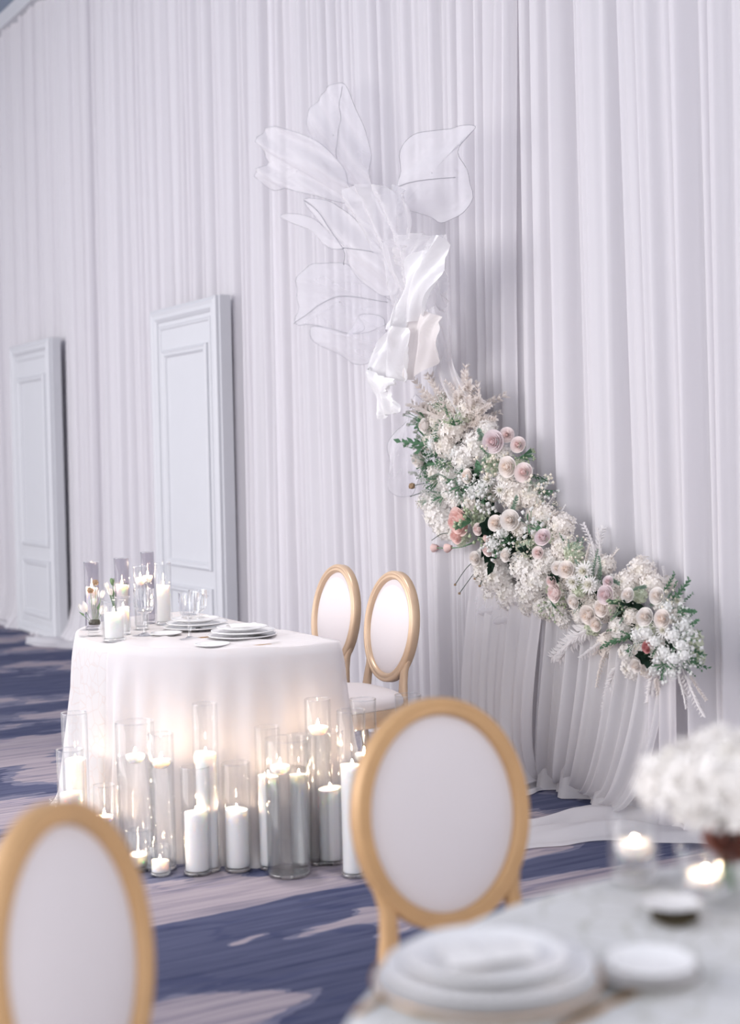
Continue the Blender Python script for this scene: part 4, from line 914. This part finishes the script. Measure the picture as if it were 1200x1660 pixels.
for a in [(728, 705, 694, 655), (720, 690, 668, 692), (725, 720, 665, 722), (720, 745, 672, 768), (715, 735, 690, 745), (715, 765, 700, 780), (735, 690, 715, 660), (700, 700, 680, 680), (770, 770, 790, 745), (1080, 1000, 1125, 960), (1075, 980, 1105, 945), (1090, 1020, 1130, 1000), (1095, 1050, 1140, 1085), (1075, 1060, 1080, 1100), (1035, 1030, 975, 1035), (1050, 1040, 1000, 1022), (1090, 1070, 1130, 1095), (1060, 1050, 1040, 1060), (1070, 1035, 1060, 1065), (930, 900, 938, 870), (925, 890, 905, 870), (800, 740, 775, 730), (850, 765, 885, 782), (960, 945, 945, 930), (1100, 1030, 1140, 1030), (1020, 1010, 985, 1030)]: add_sprig('green', *a)
for a in [(1085, 975, 1128, 948), (1092, 990, 1138, 985), (1098, 1020, 1142, 1015), (1100, 1045, 1145, 1060), (1105, 1060, 1142, 1090), (1070, 1075, 1072, 1105), (1020, 1035, 980, 1045), (715, 700, 672, 690), (718, 735, 668, 738), (722, 690, 690, 650), (1075, 960, 1100, 935), (1035, 1045, 1025, 1065)]: add_sprig('green', *a, s0=.2, s1=.22, wide=.9)
for a in [(960, 940, 965, 890), (970, 945, 985, 910), (950, 940, 940, 905), (975, 945, 1000, 925), (740, 790, 715, 760), (745, 800, 720, 800), (750, 810, 735, 780), (715, 700, 690, 710), (720, 760, 695, 785), (930, 900, 915, 875), (940, 900, 950, 870), (1020, 990, 1005, 1005), (1010, 990, 990, 1000), (775, 720, 800, 700), (845, 740, 862, 735), (720, 800, 690, 800), (820, 850, 835, 825), (1025, 960, 1040, 945), (1055, 985, 1060, 960)]: add_sprig('sage', *a)
for a in [(770, 800, 750, 785), (800, 820, 780, 805), (850, 880, 845, 860), (785, 880, 800, 905), (1030, 985, 1015, 965), (760, 835, 740, 820), (905, 945, 895, 930), (865, 905, 858, 880), (1040, 1060, 1055, 1068), (780, 865, 795, 855), (765, 770, 775, 790)]: add_sprig('dark', *a)
for a in [(740, 760, 715, 745), (745, 780, 755, 795), (780, 800, 795, 805), (770, 800, 770, 785), (800, 870, 805, 890), (830, 890, 825, 870), (1085, 1030, 1115, 1050), (1080, 1010, 1110, 1000), (1050, 1040, 1030, 1045), (1070, 1070, 1085, 1085), (730, 720, 700, 700), (735, 750, 705, 755), (760, 800, 735, 815), (1085, 985, 1100, 965), (720, 740, 690, 730), (725, 770, 690, 790), (715, 700, 675, 670), (712, 725, 672, 708), (715, 750, 676, 752), (735, 675, 705, 645), (715, 780, 682, 770), (730, 800, 700, 812), (745, 770, 720, 790), (760, 780, 745, 765), (850, 855, 870, 845), (1030, 1040, 1020, 1060), (870, 790, 890, 800), (1100, 1060, 1125, 1075)]: add_sprig('tiny', *a)
for a in [(790, 760, 800, 745), (835, 745, 855, 735), (855, 780, 880, 795), (920, 905, 935, 885), (945, 975, 930, 990), (1010, 970, 1000, 990), (720, 700, 700, 690), (745, 700, 730, 670), (700, 810, 680, 815), (890, 830, 905, 815), (1070, 985, 1090, 975), (860, 900, 850, 880), (760, 840, 775, 850), (735, 740, 720, 760), (890, 970, 900, 985)]: add_sprig('puff' if GR_.random() < .6 else 'greenpuff', *a)
# thin seed-headed twigs leaving the left side, and a few bare stems
for (x0, y0, x1, y1, hd) in [(715, 790, 668, 788, 1), (720, 800, 665, 805, 0), (775, 905, 738, 948, 2), (800, 930, 770, 938, 2), (790, 935, 778, 950, 2), (735, 865, 700, 876, 0), (855, 772, 888, 781, 0), (800, 900, 745, 962, 2)]:
    a = on_wall(x0, y0, .20); b = on_wall(x1, y1, .24); tw = build('twig', *tube(spline([a - root_p, (a + b) / 2 - root_p + Vector((0, 0, .015)), b - root_p], 9), .0016, 6), PM['dark'], GA)
    if hd:
        r = .016 if hd == 1 else .006; V, F = lathe([(0, -r), (r * .8, -r * .6), (r, 0), (r * .8, r * .6), (0, r)], 14); V = [Vector(v) * (1 + .12 * ((i * 7) % 3 - 1)) for i, v in enumerate(V)]; build('seed_head', V, F, MT['pod'], tw, smooth=False, loc=b - root_p)
# mossy base that carries the stems
base_pts = [on_wall(x, y, .085) - root_p for x, y, _ in GPX]; base_r = [min(.10, wd_ * .5 * m_per_px(on_wall(x, y, .1))) for x, y, wd_ in GPX]
V, F = tube(spline(base_pts, 40), [base_r[min(len(base_r) - 1, int(q / 40 * len(base_r)))] * (.45 if q in (0, 39) else .75) for q in range(40)], 14)
nrm_ = WN; build('foam_base', V, F, PM['dark'], GA)

# ------------------------------------------------------------------ white hydrangeas and a rust bloom on the guest table
def head_cluster(name, base, heads, label, key, cat='flowers'):
    rt_ = empty(name, base); props(rt_, label, cat)
    for i, (dx, dy, dz, r) in enumerate(heads):
        dz -= .014; d = Vector((dx, dy, dz - .08)).normalized() if dz > .02 else Vector((0, 0, 1)); place('hydrangea_head' if key != 'dusty' else 'bloom', HY[key][i % 2] if key in HY else RM[key][0], rt_, Vector((dx, dy, dz)), frame_z(d), r)
    return rt_
hb = on_z(1120, 1476, GTOP); hb = hb + Vector((.03, .02, 0))
hc = head_cluster('hydrangea_bowl', hb, [(-.045, 0, .205, .060), (.02, -.03, .215, .062), (.08, .0, .205, .062), (.15, .02, .21, .06), (.03, .05, .225, .06), (-.02, .05, .20, .055), (.10, .06, .215, .06), (.06, -.04, .175, .05), (.0, .0, .17, .05), (.12, -.03, .18, .05), (.19, -.01, .195, .055)], 'cloud of white hydrangeas in a clear glass vase on the guest table', 'hyd')
build('glass', *lathe([(0, 0), (.045, 0), (.047, .004), (.030, .015), (.024, .05), (.035, .10), (.060, .145), (.058, .145), (.033, .102), (.021, .052), (0, .02)], 32), MT['glass'], hc, loc=(.03, .01, 0))
for k in range(6):
    a = k * 1.05; build('stem', *tube(spline([(.03, .01, .03), (.03 + .012 * math.cos(a), .01 + .012 * math.sin(a), .09), (.04 + .05 * math.cos(a), .01 + .04 * math.sin(a), .19)], 8), .003, 6), MT['stem'], hc)
MT['rust'] = petal_mat('rust_petals', srgb(150, 92, 78), srgb(186, 132, 118)); rm = rose_meshes('rust', MT['rust'])
rb_ = on_z(1188, 1466, GTOP); rbv = empty('rust_flower_vase', rb_); props(rbv, 'rust-brown bloom in a small glass beside the glowing votive', 'flowers')
build('glass', *lathe(rim_prof(.024, .07), 24), MT['glass'], rbv)
kz = m_per_px(rb_)
for (dx, dy, r) in [(-12, -112, .040), (14, -95, .036), (-4, -84, .030)]:
    e = Vector((dx * kz, 0, -dy * kz)); build('stem', *tube([(0, 0, .016), e * .6, e], .002, 6), MT['stem'], rbv); o = place('bloom', rm[0], rbv, e - Vector((0, 0, r * .3)), frame_z((dx * .02, -.5, .6)), r)
    for k in range(5): place('petal', rm[1], o, rot=(0, 0, k * 1.2566))
# ------------------------------------------------------------------ wired organza sculpture above the flowers
os_p = on_wall(640, 420, .25); OS = empty('organza_sculpture', os_p); props(OS, 'white wired organza sculpture of billowing petals pinned to the drapes', 'sculpture')
def organza(outline, s0, dsx, dsy, mat, folds=5, amp=.018, axis=None, seed=0, wire=True, ribs=(), bulge=.025, rings=9, n=72, label=None):
    """a billowing cloth petal: outline on the wall plane, standing s0 off the drapes, tilted and rippled along its axis"""
    rnd = random.Random(seed); cx = sum(p[0] for p in outline) / len(outline); cy = sum(p[1] for p in outline) / len(outline)
    base = on_wall(cx, cy, s0); T = lambda x, y: (on_wall(x, y, s0 + max(-s0 + .12, (x - cx) * dsx * .003 + (cy - y) * dsy * .003)) - base)
    pts = spline([T(x, y) for x, y in outline], n, True); size = max(p.length for p in pts)
    if axis is None: ax = max(pts, key=lambda p: p.length).normalized()
    else: ax = (T(*axis[1]) - T(*axis[0])).normalized()
    side = ax.cross(WN).normalized(); ph = rnd.uniform(0, 6); ph2 = rnd.uniform(0, 6); kx = m_per_px(base)
    def off(p, q):
        u = p.dot(side) / size; v = p.dot(ax) / size
        o = amp * math.sin(u * folds * 3.1 + ph + v * 1.4) + amp * .5 * math.sin(u * folds * 6.7 + ph2 - v * 2) + amp * .6 * math.sin(v * 5 + ph2)
        return o * (.5 + .5 * q) + bulge * (1 - q * q)
    P = []
    for r in range(rings + 1):
        q = .02 + .98 * r / rings; P.append([p * q + WN * off(p * q, q) for p in pts + [pts[0]]])
    V, F = grid(P); loc = base - os_p
    o = build('petal', V, F, MT[mat], OS, loc=loc)
    if wire: build('wire', *tube([p + WN * off(p, 1.0) for p in pts], .0011, 5, True), MT['wire'], o)
    for rb in ribs:
        rp = spline([T(x, y) for x, y in rb], 14); build('wire', *tube([p + WN * (off(p, min(1, p.length / size)) + .006) for p in rp], .0016, 5), MT['wire'], o)
    return o
organza([(503, 215), (502, 190), (515, 162), (540, 138), (561, 140), (590, 200), (600, 260), (600, 300), (570, 300), (530, 272), (508, 240)], .22, .25, .1, 'organza', 4, .012, seed=1, ribs=[[(561, 141), (557, 200), (555, 258)]])
organza([(424, 211), (450, 205), (478, 212), (510, 228), (535, 250), (555, 275), (578, 300), (590, 322), (565, 330), (530, 321), (495, 313), (465, 305), (445, 309), (425, 301), (413, 290), (421, 279), (432, 268), (428, 238)], .34, -.3, .15, 'organza_mid', 7, .026, axis=((580, 320), (425, 230)), seed=2)
organza([(640, 288), (655, 245), (675, 220), (700, 212), (725, 208), (745, 203), (776, 205), (766, 220), (750, 240), (752, 275), (763, 320), (758, 342), (735, 355), (715, 361), (690, 350), (665, 342), (642, 352), (638, 320)], .26, .35, .1, 'organza', 4, .018, seed=3, ribs=[[(645, 302), (700, 293), (742, 288)]], axis=((640, 320), (770, 230)))
organza([(490, 324), (520, 324), (545, 336), (570, 350), (590, 375), (615, 405), (645, 445), (652, 466), (622, 480), (597, 468), (577, 452), (566, 430), (564, 402), (548, 384), (520, 360)], .33, -.2, .1, 'organza_mid', 4, .018, seed=4, ribs=[[(492, 325), (530, 350), (566, 400), (566, 430)], [(566, 402), (620, 412), (650, 446)]])
organza([(453, 351), (466, 346), (500, 352), (540, 380), (560, 400), (540, 402), (505, 376), (476, 363)], .27, -.2, 0, 'organza_mid', 3, .012, seed=5)
organza([(487, 525), (482, 490), (485, 460), (500, 432), (522, 427), (560, 428), (592, 450), (622, 480), (652, 502), (640, 522), (602, 538), (566, 541), (535, 532), (510, 526)], .24, -.25, .1, 'organza', 4, .014, seed=6, ribs=[[(487, 525), (548, 482), (632, 490)]])
organza([(500, 530), (540, 533), (575, 541), (588, 534), (580, 512), (600, 510), (618, 520), (625, 545), (605, 578), (588, 590), (568, 589), (548, 574), (515, 556)], .28, -.15, .2, 'organza', 4, .016, seed=7)
organza([(562, 312), (600, 298), (628, 308), (640, 345), (648, 378), (672, 400), (682, 440), (668, 480), (648, 500), (640, 470), (625, 430), (600, 390), (578, 350)], .36, 0, .1, 'organza_mid', 8, .028, axis=((590, 310), (660, 480)), seed=8, wire=False)
organza([(640, 388), (675, 378), (700, 384), (716, 381), (713, 430), (702, 470), (688, 506), (668, 505), (655, 470), (650, 440), (640, 410)], .38, .2, .1, 'organza_mid', 6, .022, axis=((690, 390), (670, 500)), seed=9, wire=False)
organza([(716, 382), (711, 430), (702, 470), (690, 505), (676, 518), (664, 524), (655, 536), (640, 536), (630, 520), (646, 492), (660, 468), (668, 440), (676, 415), (694, 398)], .43, .15, .05, 'satin', 6, .026, axis=((705, 390), (650, 530)), seed=10, wire=False)
organza([(650, 476), (640, 505), (622, 545), (606, 575), (599, 592), (604, 606), (632, 614), (658, 618), (663, 590), (665, 560), (666, 535), (652, 530), (640, 520)], .42, 0, .25, 'satin', 5, .024, axis=((650, 490), (625, 610)), seed=11, wire=False)
organza([(662, 540), (676, 512), (692, 504), (712, 518), (718, 548), (708, 578), (690, 600), (664, 616), (660, 590), (664, 565)], .37, 0, .2, 'cream_satin', 4, .018, axis=((690, 510), (670, 610)), seed=12, wire=False)
organza([(598, 594), (612, 606), (640, 616), (634, 632), (642, 652), (647, 668), (632, 672), (621, 679), (614, 655), (606, 625)], .40, 0, .2, 'satin', 5, .016, axis=((615, 600), (628, 675)), seed=13, wire=False)
organza([(698, 418), (718, 428), (726, 470), (720, 505), (704, 492), (690, 470), (688, 440)], .24, .2, 0, 'organza_mid', 5, .018, seed=14, wire=False)
organza([(688, 492), (716, 496), (730, 532), (748, 592), (764, 645), (752, 668), (722, 652), (706, 598), (700, 545)], .22, .1, -.1, 'organza_mid', 7, .020, axis=((700, 495), (745, 650)), seed=15, wire=False)
organza([(676, 640), (662, 680), (640, 700), (628, 720), (632, 752), (634, 776), (630, 792), (645, 804), (668, 800), (686, 760), (700, 690)], .14, -.2, .1, 'organza', 3, .010, seed=16)
organza([(640, 300), (660, 320), (668, 360), (672, 400), (655, 420), (640, 390), (630, 345)], .30, .1, 0, 'organza_mid', 6, .02, axis=((645, 300), (660, 415)), seed=17, wire=False)
build('core_ties', *tube(spline([on_wall(x, y, s_) - os_p for x, y, s_ in ((600, 310, .2), (640, 380, .22), (680, 470, .22), (715, 560, .18), (735, 650, .16))], 20), .006, 6), MT['drape_sheer'], OS)

# ------------------------------------------------------------------ cloth hanging below the flowers and pooling on the floor
def hanging(name, label, top, bot, s_top, n=150, rows=34, folds=9, amp=.035, seed=1, mat='drape_sheer', sag=.5, out=.0):
    """sheet from a line of pixels on the wall (top) to a line of pixels on the floor (bot); folds run down and fan out"""
    rnd = random.Random(seed); A = spline([on_wall(x, y, s_top) for x, y in top], n); B = spline([on_z(x, y + 10, .03) for x, y in bot], n)
    ks = [(rnd.uniform(folds * .6, folds * 1.6), rnd.uniform(0, 6.28), rnd.uniform(.4, 1)) for _ in range(5)]; P = []
    for r in range(rows + 1):
        v = r / rows; row = []
        for i in range(n):
            u = i / (n - 1); a, b = A[i], B[i]; h = a.z
            c1 = Vector((a.x + (b.x - a.x) * .02, a.y + (b.y - a.y) * .02, h * .45)); c2 = Vector((a.x + (b.x - a.x) * sag, a.y + (b.y - a.y) * sag, .03))
            p = a * (1 - v) ** 3 + c1 * 3 * v * (1 - v) ** 2 + c2 * 3 * v * v * (1 - v) + b * v ** 3
            f = sum(w_ * math.sin(k * u * 6.28 + ph + v * .8) for k, ph, w_ in ks) / 2.2
            row.append(p + WN * (amp * (f + .8) * (.6 + .6 * v) * (1 - .92 * v ** 3) + out * math.sin(math.pi * v)))
        P.append(row)
    return props(build(name, *grid(P), MT[mat]), label, 'cloth', 'cloth gathered below the flowers')
hanging('draped_cloth', 'pale translucent cloth hanging straight below the middle of the garland', [(768, 925), (800, 935), (840, 950), (885, 975)], [(792, 1248), (826, 1258), (852, 1262), (892, 1246)], .15, folds=6, amp=.03, seed=3, sag=.3, mat='drape', out=.07)
hanging('draped_cloth', 'translucent cloth sweeping from the lower flowers to the right along the floor', [(885, 985), (940, 1005), (1010, 1040), (1085, 1070)], [(874, 1246), (905, 1258), (945, 1276), (992, 1304)], .13, folds=9, amp=.034, seed=5, sag=.40, out=.03)
hanging('draped_cloth', 'bright narrow cloth falling below the right end of the garland', [(1050, 1080), (1075, 1080), (1100, 1075)], [(1040, 1290), (1085, 1300), (1112, 1290)], .14, n=50, folds=4, amp=.030, seed=7, mat='drape', sag=.2)
MT['pouf'] = cloth('sheer_pouf', (0.94, 0.925, 0.94, 1), 0.5, sheer=0.62)
def pouf(outline, s0, label, seed):
    rnd = random.Random(seed); cx = sum(p[0] for p in outline) / len(outline); cy = sum(p[1] for p in outline) / len(outline); c = on_wall(cx, cy, s0)
    pts = spline([on_wall(x, y, s0) - c for x, y in outline], 64, True); P = []; size = max(p.length for p in pts)
    for r in range(15):
        q = .02 + .98 * r / 14; row = []
        for p in pts + [pts[0]]:
            d = p * q; fo = .012 * math.sin(d.z / size * 11 + d.dot(WE) / size * 3 + seed) + .008 * math.sin(d.z / size * 23 - d.dot(WE) / size * 6)
            row.append(d + WN * (-.0 + .035 * math.sqrt(max(0, 1 - q ** 2.2)) + fo))
        P.append(row)
    return props(build('fabric_pouf', *grid(P), MT['pouf'], loc=c), label, 'cloth', 'cloth gathered below the flowers')
pouf([(778, 940), (820, 935), (862, 960), (862, 1000), (838, 1028), (800, 1036), (780, 1032), (772, 990)], .15, 'billowing pouf of sheer cloth tucked under the left of the garland', 3)
def floor_cloth(name, label, far, near, h, seed, n=70, m_=22, mat='drape', runs=3.0, z0=.004):
    rnd = random.Random(seed); A = spline([on_z(x, y) for x, y in far], n); B = spline([on_z(x, y) for x, y in near], n); ph = [rnd.uniform(0, 6.28) for _ in range(5)]; P = []
    for j in range(m_ + 1):
        v = j / m_; row = []
        for i in range(n):
            u = i / (n - 1); p = A[i] * (1 - v) + B[i] * v; env = math.sin(math.pi * v) ** .5
            z = h * env * (.45 + .35 * math.sin(v * runs * 6.28 + ph[0] + 1.6 * math.sin(u * 4 + ph[1])) + .2 * math.sin(v * runs * 11 + u * 5 + ph[2]))
            p = p + Vector((.010 * math.sin(u * 21 + ph[3]), .012 * math.sin(u * 17 + v * 4 + ph[4]), 0))
            row.append(Vector((p.x, p.y, z0 + max(0.0, z))))
        P.append(row)
    return props(build(name, *grid(P), MT[mat]), label, 'cloth', 'cloth pooled on the carpet')
floor_cloth('pooled_cloth', 'white cloth pooled on the carpet just right of the middle chair back', [(835, 1243), (880, 1244), (935, 1262), (990, 1282)], [(830, 1296), (880, 1284), (935, 1284), (985, 1308)], .045, 3, runs=2.2)
floor_cloth('pooled_cloth', 'longer white cloth swept across the carpet towards the right', [(820, 1332), (880, 1326), (960, 1308), (1050, 1300), (1130, 1310)], [(820, 1386), (880, 1376), (960, 1366), (1060, 1366), (1150, 1372)], .05, 4, runs=2.6, n=100)
floor_cloth('pooled_cloth', 'white cloth spread flat between the flowers and the guest table', [(965, 1270), (1030, 1290), (1090, 1315), (1140, 1335)], [(985, 1308), (1040, 1325), (1100, 1350), (1150, 1375)], .03, 6, runs=1.5, z0=.006)
floor_cloth('pooled_cloth', 'ruffled white cloth on the carpet below the far left panel', [(45, 1036), (80, 1036), (118, 1034), (150, 1034)], [(40, 1045), (80, 1050), (118, 1053), (150, 1056)], .05, 7, runs=1.5, n=50)
floor_cloth('pooled_cloth', 'drape hem trailing on the carpet at the very left edge', [(-40, 985), (-5, 995), (25, 1004), (60, 1012)], [(-50, 1012), (-10, 1012), (20, 1018), (40, 1022)], .04, 9, runs=1.2, n=40)
